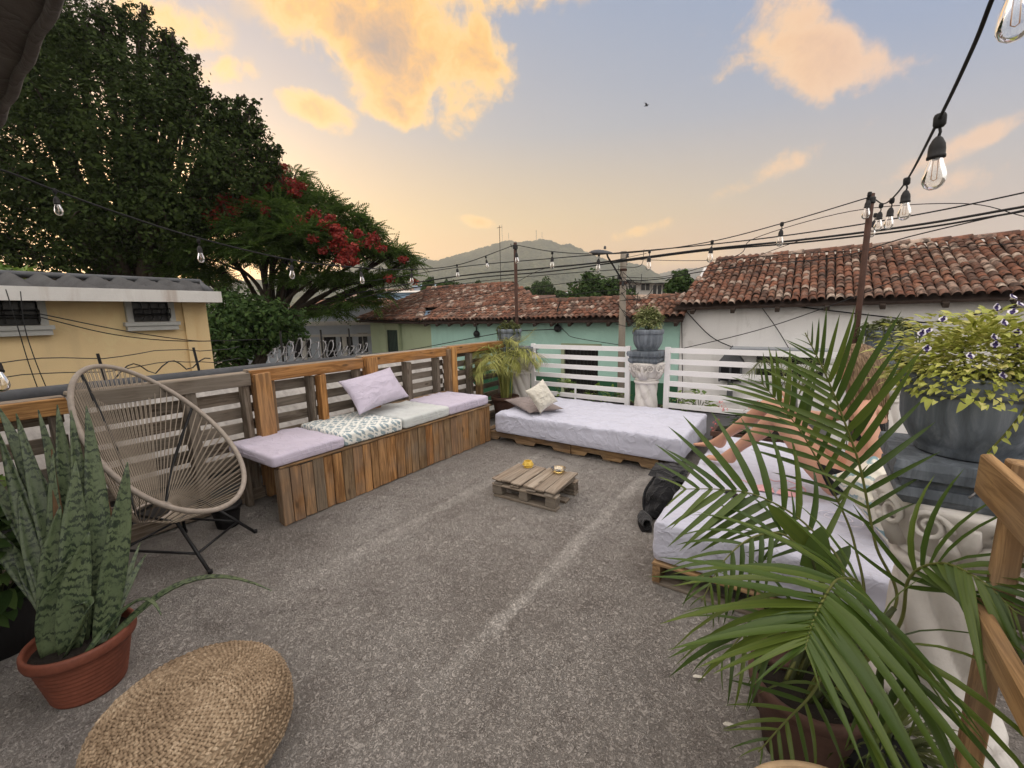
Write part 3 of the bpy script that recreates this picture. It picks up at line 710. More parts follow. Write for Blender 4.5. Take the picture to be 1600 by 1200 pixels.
for (px, py, lab) in ((743, 522, 'round electric meter with cables on mint wall left of the pole'), (870, 513, 'small wall lamp on mint wall nearest the concrete pole')):
    p = aty(px, py, 10.9); t = thing('electric_meter' if px < 800 else 'wall_lamp', lab, 'meter' if px < 800 else 'lamp', (p.x, 10.99, p.z))
    part('box', MB().lathe([(.11, 0), (.12, .05), (.09, .1), (.03, .13)], 14), M['black_metal'], t, True, MX.Rotation(pi/2, 4, 'X')); part('pipe', MB().tube([(0, -.04, .1), (0, -.04, .55), (.05, -.02, .7)], .02), M['cable'], t)

# yellow house beyond the fence
yh = thing('yellow_house', 'yellow plastered house with stained white fascia and grey corrugated roof', 'house')
Yc = atx(335, 575, -7).y; Y0 = -3.2
part('wall', MB().box((-9.6, Y0, STREET), (-7, Yc, 1.80)), M['yellow'], yh)
fz0 = atx(200, 471, -6.62).z; fz1 = atx(200, 451.5, -6.62).z; Yf = atx(346, 460, -6.62).y
part('fascia', MB().box((-6.66, Y0, fz0), (-6.62, Yf, fz1)).box((-9.9, Yf-.04, fz0), (-6.661, Yf, fz1)), M['grime_band'], yh)
part('soffit', MB().box((-9.9, Y0, fz0+.02), (-6.665, Yf-.045, fz0+.04)), M['frame_white'], yh)
def corr(y0, y1, xa, za, xb, zb, pitch=.18, amp=.028, th=.008, skew0=0, skew1=0, sheets=None):
    mb = MB(); n = int((y1-y0)/pitch*8); nr = 6
    def fn(u, v):
        s = v; a = y0+skew0*s; b = y1+skew1*s; y = a+(b-a)*u
        return V((xa+(xb-xa)*v, y, za+(zb-za)*v+amp*sin(2*pi*y/pitch)+.006*mnoise.noise(V((y*2, v*3, 0)))))
    mb.grid(fn, n, nr); mb.grid(lambda u, v: fn(1-u, v)-V((0, 0, th)), n, nr); return mb
rz = atx(200, 437, -8.25).z; ry = atx(312, 433, -8.25).y
part('corrugated_roof', corr(Y0, Yf-.06, -6.67, fz1-.055, -8.25, rz, .26, .05, skew1=ry-Yf), M['asbestos'], yh, True)
part('ridge_cap', MB().tube([(-8.25, Y0, rz+.01), (-8.25, ry, rz+.01), (-7.7, (ry+Yf)/2, (rz+fz1)/2+.02), (-6.9, Yf-.03, fz1+.02)], .045, 8), M['ridge_grey'], yh, True)
yp = atx(294, 500, -7).y
part('pilaster', MB().box((-6.999, yp-.055, STREET), (-6.95, yp+.055, 1.80)), M['yellow'], yh)
def ywin(x0, x1, y0, y1, sy, lab):
    a = atx(x0, y0, -7); b = atx(x1, y1, -7)
    f = part('window', MB().box((-7.0, a.y, b.z), (-6.985, b.y, 1.79)), M['pane'], yh)
    part('jamb', MB().box((-6.999, a.y-.065, b.z), (-6.93, a.y-.002, 1.79)), M['frame_white'], f); part('jamb', MB().box((-6.999, b.y+.002, b.z), (-6.93, b.y+.065, 1.79)), M['frame_white'], f)
    part('sill', MB().box((-6.999, a.y-.10, b.z-.05), (-6.89, b.y+.10, b.z-.003)).box((-6.998, a.y-.08, b.z-.11), (-6.91, b.y+.08, b.z-.051)), M['frame_white'], f)
    mb = MB(); n = max(4, int((b.y-a.y)/.11))
    for i in range(n+1):
        y = a.y+(b.y-a.y)*i/n; mb.tube([(-6.97, y, 1.76), (-6.9, y, 1.55), (-6.86, y, b.z+.16), (-6.88, y, b.z+.06), (-6.96, y, b.z+.02)], .0045, 4)
    for z, x in ((1.6, -6.9), (b.z+.16, -6.86), (b.z+.08, -6.87)): mb.tube([(x, a.y, z), (x, b.y, z)], .008, 4)
    part('grille', mb, M['black_metal'], f)
ywin(203, 263, 474, 502, 510, ''); ywin(-90, 62, 474, 508, 520, '')

# corrugated roof right behind the fence, with its ridge pipe and wire
nr_ = thing('corrugated_roof', 'weathered grey corrugated roof just beyond the pallet fence', 'roof')
part('sheet', corr(-3, 5.0, -4.06, .30, -5.0, .93, .17, .03), M['asb_pale'], nr_, True)
part('ridge_cap', MB().tube([(-5.0, -3, .945), (-5.0, 0, .95), (-5.0, 2.3, .955), (-5.0, 5.0, .93)], .058, 10), M['ridge_grey'], nr_, True)
part('back_slope', corr(-3, 5.0, -5.02, .93, -6.6, .2, .17, .03), M['asbestos'], nr_, True)
part('support_wall', MB().box((-6.6, -3, STREET), (-4.1, 5.0, .16)), M['greyplaster'], nr_)

def wire(pts, r, label, n=5, m_='cable', name='cable', cat='cable', group=None):
    o = part(name, MB().tube(pts, r, n), M[m_], None, True); return tag(o, label, cat, group)
bf = thing('barbed_wire_fence', 'sagging barbed wire strung on thin posts above the grey ridge', 'wire fence')
for y in (-.4, .28, .95, 1.65): part('post', MB().tube([(-5.0, y, .95), (-5.02, y-.02, 1.24)], .012, 5), M['black_metal'], bf)
for h_ in (.12, .24):
    part('strand', MB().tube([(-5.01, -3+i*.12, .97+h_+.02*sin(i*.9)+.012*rng.random()) for i in range(43)], .004, 4), M['black_metal'], bf)
part('vine', MB().tube([(-5.0+.03*sin(i), 1.0+i*.05, 1.0+.13*abs(sin(i*.55))) for i in range(16)], .006, 4), M['black_metal'], bf)
pts = []
for i in range(260):
    t = i/260; q = 2*pi*t*13; r_ = .125+.015*sin(i*.7); y = 2.35+1.35*t; k = .55+.45*sin(pi*min(1, t*1.25+.1))
    pts.append((-5.05+r_*k*cos(q), y+.05*sin(q), .99+r_*k+r_*k*sin(q)))
rw = thing('razor_wire', 'silver razor wire coil stretched beyond the pallet fence', 'razor wire')
part('coil', MB().tube(pts, .0065, 4), M['silver'], rw, True)
mb = MB()
for i in range(0, 260, 5):
    p = V(pts[i]); mb.box((p.x-.004, p.y-.022, p.z-.008), (p.x+.004, p.y+.022, p.z+.008))
tag(part('barb', mb, M['silver'], rw), kind='stuff')
for y in (2.5, 3.0, 3.4): part('post', MB().tube([(-5.03, y, .94), (-5.03, y, 1.36)], .012, 5), M['black_metal'], rw)

# ------------------------------------------------------------------ far buildings
def cam_frame(px, py, d):
    o = at(px, py, d); x = V((RIGHT.x, RIGHT.y, 0)).normalized(); y = V((FWD.x, FWD.y, 0)).normalized()
    return MX(((x.x, y.x, 0, o.x), (x.y, y.y, 0, o.y), (0, 0, 1, o.z), (0, 0, 0, 1)))
def facade(label, x0, x1, y0, y1, d, wall, roofm=None, wins=(), roof_h=0., cat='house', name='house', over=.3, deep=6., doors=(), turn=0.):
    cx = (x0+x1)/2; fr = cam_frame(cx, y1, d) @ MX.Rotation(turn, 4, 'Z'); k = d/FOC
    o = thing(name, label, cat, mx=fr)
    hw = (x1-x0)/2*k; H_ = (y1-y0)*k
    part('wall', MB().box((-hw, 0, min(-1, STREET-fr.translation.z)), (hw, deep, H_)), M[wall], o)
    for (a, b, c, e) in wins:
        lo = ((a-cx)*k, -.02, (y1-e)*k); hi = ((b-cx)*k, .05, (y1-c)*k)
        f = part('window', MB().box(lo, hi), M['pane'], o)
        w_ = .04*d/20
        part('frame', MB().box((lo[0]-w_, -.05, lo[2]-w_), (hi[0]+w_, .02, lo[2]-.003)).box((lo[0]-w_, -.05, hi[2]+.003), (hi[0]+w_, .02, hi[2]+w_)).box(((lo[0]+hi[0])/2-w_/2, -.045, lo[2]), ((lo[0]+hi[0])/2+w_/2, -.021, hi[2])), M['frame_white'], f)
    for (a, b, c, e) in doors: part('door', MB().box(((a-cx)*k, -.03, (y1-e)*k), ((b-cx)*k, .05, (y1-c)*k)), M['dark'], o)
    if roofm:
        mb = MB(); z = H_; h_ = roof_h*k
        mb.add([(-hw-over, -over, z), (hw+over, -over, z), (hw+over, deep+over, z+.02), (-hw-over, deep+over, z+.02), (-hw-over+.1, deep*.5, z+h_), (hw+over-.1, deep*.5, z+h_)], [(0, 1, 5, 4), (1, 2, 5), (2, 3, 4, 5), (3, 0, 4), (3, 2, 1, 0)])
        part('roof', mb, M[roofm], o)
    return o
h1 = facade('pale blue street house with a row of tall dark windows behind the flame tree', 378, 600, 482, 590, 21, 'bluewhite', None,
            [(394, 404, 530, 556), (410, 425, 530, 553), (441, 451, 531, 556), (462, 490, 530, 558), (540, 559, 526, 554), (569, 583, 523, 551)], doors=[(514, 532, 527, 575)], deep=7, turn=-.12)
k = 21/FOC
part('cornice', MB().box((-3.6, -.25, 2.55), (3.6, -.002, 2.75)).box((-3.55, -.12, 2.0), (3.55, -.003, 2.12)), M['farwhite'], h1)
part('pilaster', MB().box((-.35, -.1, -3), (-.15, -.004, 1.99)).box((.6, -.1, -3), (.78, -.004, 1.99)).box((1.75, -.1, -3), (1.95, -.004, 1.99)), M['farwhite'], h1)
mb = MB()
for i in range(30): mb.tube([(-3.4+i*.23, -.2, 3.45), (-3.4+i*.23, 1.8, 4.1)], .10, 6)
facade('low house under an old red tile roof beyond the flame tree', 455, 590, 482, 520, 30, 'farwhite', 'tile', roof_h=17, deep=8)
facade('long low building with a pale blue sheet roof below the hill', 648, 790, 447, 470, 62, 'bluewhite', 'bluesheet', [(660+i*16, 670+i*16, 450, 456) for i in range(7)], roof_h=7, deep=12)
facade('blue walled shed glimpsed between flame tree and green house roof', 588, 650, 458, 480, 48, 'bluesheet', 'farwhite', roof_h=6, deep=8)
wv = facade('white two storey house with a glazed veranda beyond the tile roofs', 972, 1052, 443, 480, 45, 'farwhite', None, [(982, 993, 446, 455), (1001, 1014, 444, 454)], deep=9)
kk = 45/FOC; mb = MB()
mb.add([((968-1012)*kk, -1.2, (480-438)*kk), ((1056-1012)*kk, -1.2, (480-446)*kk), ((1062-1012)*kk, 9, (480-432)*kk), ((975-1012)*kk, 9, (480-430)*kk)], [(0, 1, 2, 3)])
mb.add([((968-1012)*kk, -1.2, (480-438)*kk-.18), ((1056-1012)*kk, -1.2, (480-446)*kk-.18), ((1062-1012)*kk, 9, (480-432)*kk-.18), ((975-1012)*kk, 9, (480-430)*kk-.18)], [(3, 2, 1, 0)])
part('roof', mb, M['zinc'], wv)
part('veranda_glazing', MB().box(((1017-1012)*kk, -.06, (480-461)*kk), ((1048-1012)*kk, -.03, (480-447)*kk)), M['pane'], wv)
for i in range(5): part('veranda_post', MB().box(((1017+i*7.4-1012)*kk, -.14, (480-462)*kk), ((1018.6+i*7.4-1012)*kk, -.065, (480-446)*kk)), M['farwhite'], wv)
facade('low building with a bright red sheet roof beside the white house gable', 1004, 1075, 480, 500, 30, 'farwhite', 'redsheet', roof_h=13, deep=7)
facade('low grey roofed sheds left of the iron pole below the hill', 822, 905, 466, 485, 60, 'farwhite', 'tile', roof_h=7, deep=10)
rs = random.Random(5); LB = ['cream', 'grey', 'dusty pink', 'ochre', 'pale green', 'dirty white']
fm_ = [plaster('far_wall_%d' % i, c) for i, c in enumerate([(.48, .43, .34), (.32, .31, .30), (.42, .32, .29), (.46, .34, .18), (.34, .40, .32), (.5, .48, .45)])]
def zone(px): return 'left of the green roof peak' if px < 668 else 'between green roof peak and corner iron post' if px < 806 else 'between corner iron post and utility pole' if px < 970 else 'right of the utility pole'
ORD = ['first', 'second', 'third', 'fourth', 'fifth', 'sixth', 'seventh', 'eighth', 'ninth', 'tenth', 'eleventh', 'twelfth']
def ordinal(xs):
    n = {}; out = []
    for x in xs: z = zone(x); n[z] = n.get(z, -1)+1; out.append((ORD[n[z]], z))
    return out
xs_ = sorted(rs.uniform(560, 1090) for _ in range(18))
for i, (px, (od, zn)) in enumerate(zip(xs_, ordinal(xs_))):
    d = rs.uniform(70, 190); by = 492+rs.uniform(-2, 3); hh = rs.uniform(2.4, 4.2)*660/d; ww = rs.uniform(5, 11)*660/d
    wn_ = [(px-ww*.3+q*ww*.25, px-ww*.3+q*ww*.25+ww*.08, by-hh*.75, by-hh*.4) for q in range(3)]
    k_ = i % 6; M['far_%d' % i] = fm_[k_]
    facade('small %s town house, %s from left %s' % (LB[k_], od, zn), px-ww/2, px+ww/2, by-hh-6, by, d, 'far_%d' % i, ['tile', 'zinc', 'tile', 'redsheet'][i % 4], wn_, roof_h=1.3*660/d, deep=7).__setitem__('group', 'small town houses below the hill')

# masts on the hill, street pole, lamp
for (px, y0, y1, d, r_, lab) in ((785, 352, 385, 1450, .55, 'tallest thin radio mast on the hill top'), (795, 364, 378, 1480, .5, 'short radio mast left on the hill summit'), (838, 360, 377, 1480, .8, 'twin aerial mast in the middle of the hill summit'), (847, 363, 377, 1480, .5, 'small aerial right on the hill summit')):
    b = at(px, y1, d); t_ = at(px, y0, d); t = thing('radio_mast', lab, 'mast', b, group='radio masts on the hill')
    part('mast', MB().tube([(0, 0, -6), (0, 0, t_.z-b.z)], r_, 5), M['dark'], t)
    mb = MB()
    for q in range(3): h_ = (t_.z-b.z)*(.5+.2*q); mb.tube([(-2.2, 0, h_), (2.2, 0, h_)], .3, 4)
    part('crossarm', mb, M['dark'], t)
b = at(783, 462, 70); t_ = at(783, 356, 70); ma = thing('tall_aerial', 'very thin tall aerial mast standing among the roofs left of the iron pole', 'mast', b)
part('mast', MB().tube([(0, 0, -4), (0, 0, t_.z-b.z)], .045, 5), M['dark'], ma); part('crossarm', MB().tube([(-.5, 0, t_.z-b.z-.3), (.5, 0, t_.z-b.z-.3)], .03, 4), M['dark'], ma)
up_ = thing('utility_pole', 'round concrete utility pole with street lamp arm and tangled wires', 'utility pole', (-3.70, 9.9, STREET))
ptop = aty(973, 393, 9.9).z-STREET
part('shaft', MB().tube([(0, 0, 0), (0, 0, ptop*.5), (0, 0, ptop)], [.092, .082, .072], 14), M['pole_conc'], up_, True)
h0 = aty(972, 437, 9.9).z-STREET; l0 = aty(940, 396, 9.6); lx, lz = l0.x+3.70, l0.z-STREET
part('lamp_arm', MB().tube([(0, -.1, h0), (-.12, -.16, h0+.22), (-.3, -.22, lz-.08), (lx+.12, -.28, lz-.0)], .022, 6), M['black_metal'], up_, True)
mb = MB(); hd = MX.Translation((lx, -.3, lz)) @ MX.Rotation(.12, 4, 'Y')
mb.grid(lambda u, v: hd @ V(((u-.5)*.62*(1-.0*v), .13*cos(pi*v)*(sin(pi*min(1, max(0.02, u)))**.4), .085*sin(pi*v)*(sin(pi*min(1, max(0.02, u)))**.5)*(1.25-u*.6))), 14, 10)
mb.add([hd @ V(p) for p in ((-.26, -.1, -.005), (.22, -.1, -.005), (.22, .1, -.005), (-.26, .1, -.005))], [(0, 1, 2, 3)])
part('lamp_head', mb, M['ridge_grey'], up_, True); part('photocell', MB().lathe([(.03, 0), (.03, .05), (.015, .07)], 8, c=(lx+.08, -.3, lz+.09)), M['ridge_grey'], up_)
part('collar', MB().lathe([(.078, 0), (.092, .01), (.092, .06), (.078, .07)], 14, c=(0, 0, h0-.12)).lathe([(.075, 0), (.085, .01), (.085, .05), (.075, .06)], 14, c=(0, 0, ptop-.45)), M['rust'], up_)
mb = MB()
for i in range(5): q = i*1.26; mb.lathe([(.02, 0), (.035, .02), (.02, .05), (.035, .07), (.01, .1)], 8, c=(.10*cos(q), .10*sin(q), ptop-.15-.16*i))
part('insulator', mb, M['ridge_grey'], up_, True)
mb = MB(); r2 = random.Random(3)
for i in range(16):
    a = V((.1*r2.uniform(-1, 1), -.1, ptop-r2.uniform(.3, 1.5))); b2 = a+V((r2.uniform(-.2, .75), r2.uniform(-.3, .2), r2.uniform(-.5, .35))); c_ = (a+b2)/2+V((r2.uniform(-.1, .25), 0, -r2.uniform(.05, .4)))
    mb.tube(catmull([a, c_, b2], 6), .007, 4)
part('tangled_wire', mb, M['cable'], up_, True)
# power and phone lines: each one runs past the pole along the street
def pline(pts, r, label, Y=9.7):
    P = catmull([aty(px, py, Y) for px, py in pts], 8)
    if pts[-1][0] >= 1600: d = (P[-1]-P[-4]).normalized(); P += [P[-1]+V((d.x, d.y, d.z*.3))*q for q in (4, 9, 16, 26)]
    return wire(P, r, label, group='overhead street cables')
pline([(470, 455), (600, 436), (720, 417), (860, 404), (967, 395), (1100, 383), (1250, 365), (1430, 336), (1600, 301), (1850, 245)], .012, 'uppermost thin overhead cable running past the pole top')
pline([(470, 474), (590, 452), (720, 431), (850, 419), (967, 407), (1100, 390), (1250, 375), (1430, 352), (1600, 323), (1850, 280)], .02, 'thickest black overhead cable across the whole street')
pline([(470, 480), (590, 460), (720, 437), (860, 424), (970, 409), (1100, 392), (1250, 379), (1430, 358), (1600, 330), (1850, 290)], .016, 'black overhead cable just under the thickest one')
pline([(590, 470), (720, 444), (850, 430), (968, 421)], .009, 'thin cable sagging left of the pole below its lamp')
pline([(640, 474), (760, 459), (880, 443), (968, 430)], .008, 'thin cable ending at the lamp bracket from the left')
pline([(968, 440), (1030, 436), (1100, 424), (1200, 412), (1310, 402), (1420, 370), (1600, 328)], .010, 'slack cable leaving the pole just above the red roof')
pline([(968, 405), (1100, 407), (1250, 396), (1420, 389), (1600, 380)], .006, 'faint level cable crossing before the tile roof ridge')
pline([(968, 433), (1040, 432), (1150, 400), (1180, 372), (1330, 330), (1503, 318), (1600, 338)], .007, 'thin cable rising from the pole toward the right hand post')
pline([(968, 470), (1050, 462), (1100, 440), (1180, 402), (1260, 372)], .006, 'steep thin cable rising in front of the white house gable')
pline([(560, 498), (760, 478), (880, 462), (968, 452)], .007, 'thin cable in front of the green house roof')
pline([(790, 452), (850, 420), (940, 410), (1010, 396)], .006, 'short cable crossing behind the street lamp head')
wire(catmull([aty(560, 560, 10.6), aty(650, 545, 10.6), aty(745, 527, 10.6), aty(800, 518, 10.6), aty(880, 514, 10.7)], 8), .014, 'black cable pair drooping along the mint green wall')
wire(catmull([aty(870, 503, 10.7), aty(885, 520, 10.7), aty(900, 528, 10.7), aty(975, 540, 10.8)], 8), .009, 'loose cable hanging under the mint house eave')
wire(catmull([aty(1038, 551, 9), aty(1180, 517, 9), aty(1310, 473, 9), aty(1420, 430, 9)], 6), .008, 'long straight cable rising across the white house wall')
wire(catmull([aty(1068, 482, 10.9), aty(1110, 525, 10.9), aty(1150, 545, 10.9)], 6), .012, 'kinked black cable by the left corner of the white wall')
wire(catmull([aty(1190, 480, 10.9), aty(1215, 515, 10.9), aty(1236, 550, 10.9)], 6), .009, 'straight guy wire slanting down over the white wall')
wire(catmull([aty(1180, 470, 10.9), aty(1270, 482, 10.9), aty(1400, 497, 10.9), aty(1460, 503, 10.9), aty(1600, 478, 10.9), aty(1800, 470, 10.9)], 8), .014, 'black cable clipped in swags under the white house eave')
wire([aty(1065, 490, 10.95), aty(1066, 560, 10.95), aty(1067, 640, 10.95)], .010, 'vertical cable on the joint between green and white house')
wire(catmull([atx(60, 490, -6.6), atx(200, 518, -6.6), atx(300, 532, -6.6), atx(345, 532, -6.6)], 6), .006, 'upper thin cable slanting across the yellow wall')
wire(catmull([atx(60, 495, -6.6), atx(180, 523, -6.6), atx(290, 533, -6.6), atx(420, 530, -6.6)], 6), .006, 'lower thin cable slanting across the yellow wall')
wire(catmull([atx(9, 452, -6.5), atx(28, 512, -6.5), atx(44, 565, -6.5), atx(62, 615, -6.5)], 6), .0045, 'left hanging cable down the yellow house front')
wire(catmull([atx(32, 455, -6.5), atx(38, 508, -6.5), atx(54, 560, -6.5), atx(75, 612, -6.5)], 6), .0045, 'right hanging cable down the yellow house front')

# ------------------------------------------------------------------ trees
def leaf_cloud(clumps, n, size, seed, flat=1., aspect=.55, up=.35, shell=.45):
    """quads spread through clumps [(centre, radius)]"""
    r = np.random.default_rng(seed); C_ = np.array([c for c, _ in clumps]); R_ = np.array([q for _, q in clumps])
    pr = R_**2; idx = r.choice(len(clumps), n, p=pr/pr.sum())
    d = r.normal(size=(n, 3)); d /= np.linalg.norm(d, axis=1, keepdims=True)
    ph = r.uniform(0, 6, (len(clumps), 3))
    lump = 1+.28*np.sin(d[:, 0]*5+ph[idx, 0])*np.sin(d[:, 1]*5+ph[idx, 1])+.22*np.sin(d[:, 2]*7+ph[idx, 2]+d[:, 0]*4)
    rad = R_[idx]*(shell+(1-shell)*r.random(n)**.42)*lump*np.where(r.random(n) < .06, 1.18, 1.)
    p = C_[idx]+d*rad[:, None]*np.array([1, 1, flat])
    nrm = d*.6+r.normal(size=(n, 3))*.6+np.array([0, 0, up]); nrm /= np.linalg.norm(nrm, axis=1, keepdims=True)
    t = np.cross(nrm, r.normal(size=(n, 3))); t /= np.linalg.norm(t, axis=1, keepdims=True); b = np.cross(nrm, t)
    s = size*r.uniform(.6, 1.35, n)[:, None]
    v = np.stack([p-t*s, p-b*s*aspect+nrm*s*.12, p+t*s, p+b*s*aspect+nrm*s*.12], 1).reshape(-1, 3)
    return v, np.arange(4*n).reshape(-1, 4)
def limb_tree(o, base, clumps, r0, seed, fork=.4, every=1):
    mb = MB(); rr = random.Random(seed); base = V(base); top = sum((V(c) for c, _ in clumps), V())/len(clumps)
    fk = base.lerp(top, fork); fk.z = base.z+(top.z-base.z)*fork
    loc = o.matrix_basis.translation
    mb.tube([p-loc for p in catmull([base, base.lerp(fk, .5)+V((.12, .1, 0))*r0*3, fk], 6)], [r0*(1.25-.5*i/12) for i in range(13)], 10)
    for c, q in clumps[::every]:
        c = V(c); mid = fk.lerp(c, .45)+V((rr.uniform(-.4, .4), rr.uniform(-.4, .4), rr.uniform(-.2, .5)))*q*.5
        pts = catmull([fk-V((0, 0, r0)), mid, c], 6); n = len(pts)
        mb.tube([p-loc for p in pts], [r0*.55*(1-i/n)+.02 for i in range(n)], 7)
        for _ in range(3):
            e = c+V((rr.uniform(-1, 1), rr.uniform(-1, 1), rr.uniform(-.5, .8)))*q*.8
            mb.tube([p-loc for p in catmull([mid.lerp(c, .5), c.lerp(e, .5)+V((0, 0, .1)), e], 4)], [.05, .045, .04, .035, .03, .025, .02, .015, .012], 5)
    part('trunk', mb, M['bark'], o, True)
def clumps_px(L, k=1.): return [(tuple(at(x, y, d)), r_*d/FOC*k) for x, y, d, r_ in L]

bt = thing('broadleaf_tree', 'huge dark broadleaf tree towering behind the yellow house', 'tree', tuple(at(150, 240, 15).xy)+(STREET,))
cl = clumps_px([(40, 70, 14, 95), (115, 55, 14, 62), (175, 95, 14.5, 62), (215, 45, 15, 30), (255, 85, 14.5, 34), (285, 110, 14.5, 26), (225, 150, 14, 75), (300, 185, 14.5, 52), (365, 190, 15, 34), (345, 225, 15, 45), (393, 235, 15, 40), (385, 205, 15, 22), (335, 265, 14, 66), (410, 275, 15, 34), (200, 240, 13.5, 100), (90, 180, 13.5, 105), (-10, 130, 14, 105), (-90, 250, 14, 130), (50, 290, 13.5, 95), (150, 335, 13.5, 80), (250, 325, 13.5, 75), (325, 335, 14.5, 55), (20, 385, 14, 62), (110, 400, 14, 55), (205, 395, 15, 45), (-110, 400, 14, 100), (-200, 100, 15, 150), (-30, 10, 14.5, 80), (60, -60, 15, 85), (-100, -50, 15, 110), (280, 400, 16, 40), (262, 60, 14.5, 15), (276, 78, 14.5, 14), (301, 98, 14.6, 13), (318, 150, 14.5, 18), (347, 165, 15, 16), (392, 172, 15, 16), (402, 205, 15, 18), (424, 240, 15, 16), (188, 22, 15, 16), (160, 28, 14.5, 22), (225, 20, 15, 12), (430, 262, 15, 14), (250, 110, 14.5, 16), (290, 135, 14.5, 20), (375, 160, 15, 11)])
tr_ = random.Random(19); cl = [(c, q*.90) for c, q in cl]; sprig = []
for c, q in cl:
    for _ in range(7):
        d = V((tr_.gauss(0, 1), tr_.gauss(0, 1), tr_.gauss(.5, .8))).normalized(); k = tr_.uniform(.95, 1.32)
        sprig.append((tuple(V(c)+d*q*k), q*tr_.uniform(.13, .26)))
limbs = cl; cl = cl+sprig
v, f = leaf_cloud(cl, 125000, .066, 11, up=.5, shell=.06)
v2, f2 = leaf_cloud([(c, q*.66) for c, q in limbs], 14000, .12, 12, up=.1, shell=0.)
new('crown', np_mesh('crown', np.concatenate([v, v2])-np.array(bt.location), np.concatenate([f, f2+len(v)]), M['treeleaf']), bt); limb_tree(bt, tuple(bt.location), limbs, .38, 4, .35)

def feather(n=8, L=.42):
    vs, fs = [], []
    for i in range(n):
        t = (i+.5)/n; x = L*t; w_ = .10*(sin(pi*min(1, .12+t*.9))**.7)
        for s in (-1, 1):
            o = len(vs); z = -.10*t*t
            vs += [(x-.016, 0, z), (x-.006, s*w_*.6, z-.004), (x+.034, s*w_, z-.022), (x+.036, s*w_*.5, z-.004)]; fs.append((o, o+1, o+2, o+3))
    return np.array(vs), np.array(fs)
def feather_cloud(clumps, n, seed, flat, size):
    r = np.random.default_rng(seed); FV, FF = feather(); C_ = np.array([c for c, _ in clumps]); R_ = np.array([q for _, q in clumps])
    pr = R_**2; idx = r.choice(len(clumps), n, p=pr/pr.sum())
    d = r.normal(size=(n, 3)); d[:, 2] = np.abs(d[:, 2])*.9-.15; d /= np.linalg.norm(d, axis=1, keepdims=True)
    p = C_[idx]+d*(R_[idx]*(.35+.65*r.random(n)**.5))[:, None]*np.array([1, 1, flat])
    x = d*np.array([1, 1, .15])+r.normal(size=(n, 3))*.35; x[:, 2] -= .12; x /= np.linalg.norm(x, axis=1, keepdims=True)
    z = np.array([0, 0, 1.])+r.normal(size=(n, 3))*.25; y = np.cross(z, x); y /= np.linalg.norm(y, axis=1, keepdims=True); z = np.cross(x, y)
    s = size*r.uniform(.7, 1.3, n)[:, None, None]
    v = p[:, None, :]+s*(FV[None, :, 0, None]*x[:, None]+FV[None, :, 1, None]*y[:, None]+FV[None, :, 2, None]*z[:, None])
    f = FF[None]+(np.arange(n)*len(FV))[:, None, None]
    return v.reshape(-1, 3), f.reshape(-1, 4)
ft = thing('flame_tree', 'spreading flame tree with feathery leaves and red blossom', 'tree', tuple(at(395, 560, 17).xy)+(STREET,))
cl = clumps_px([(330, 335, 16, 50), (385, 335, 16.5, 55), (440, 305, 17, 50), (475, 325, 17, 55), (430, 345, 15.5, 60), (520, 345, 17, 50), (555, 365, 17, 42), (575, 395, 17, 42), (612, 400, 17.5, 30), (640, 415, 18, 20), (505, 390, 16, 65), (430, 400, 15.5, 70), (350, 400, 15.5, 65), (300, 425, 15.5, 40), (545, 440, 16.5, 38), (560, 475, 16.5, 32), (485, 440, 16, 48), (600, 440, 17, 26), (515, 490, 16, 26), (265, 405, 15.5, 36), (330, 440, 15.5, 34), (620, 432, 17, 24), (590, 462, 16.8, 22), (470, 375, 15, 50), (400, 365, 15, 50), (400, 290, 18, 36), (455, 275, 18.5, 24)])
v, f = feather_cloud(cl, 9500, 21, .50, 1.25)
new('crown', np_mesh('crown', v-np.array(ft.location), f, M['flamleaf']), ft)
limb_tree(ft, tuple(at(395, 585, 17)), cl, .20, 9, .42)
rc = clumps_px([(325, 318, 15.4, 14), (345, 333, 15.3, 16), (312, 300, 15.6, 9), (428, 272, 17.3, 14), (447, 288, 16.6, 15), (460, 302, 16.3, 10), (382, 318, 15.4, 12), (525, 358, 15.6, 11), (542, 400, 15.4, 13), (523, 385, 15.3, 10), (505, 392, 15.2, 8), (400, 320, 15.2, 9), (470, 345, 15.6, 9), (585, 372, 16.4, 10), (608, 435, 16.5, 7), (645, 440, 17, 6), (560, 365, 16.2, 8), (630, 405, 17.2, 7), (490, 335, 16, 9), (360, 345, 15.2, 8)])
rc += clumps_px([(352, 312, 15.2, 12), (333, 345, 15, 12), (368, 330, 15, 10), (440, 262, 17.4, 10), (470, 290, 16.3, 9), (418, 292, 16, 9), (505, 350, 15.4, 10), (530, 372, 15.3, 12), (548, 388, 15.3, 12), (536, 408, 15.2, 11), (552, 410, 15.3, 8), (515, 340, 15.6, 8), (415, 330, 15, 8), (300, 318, 15.3, 9), (575, 380, 16.2, 9), (596, 388, 16.3, 8), (455, 360, 14.9, 7), (488, 372, 14.9, 8)])
rc = [(tuple(EYE+(V(c)-EYE)*.945), q) for c, q in rc]
v, f = leaf_cloud(rc, 6000, .054, 5, .75, .7, shell=.1)
tag(new('blossom', np_mesh('blossom', v-np.array(ft.location), f, M['red']), ft), kind='stuff')

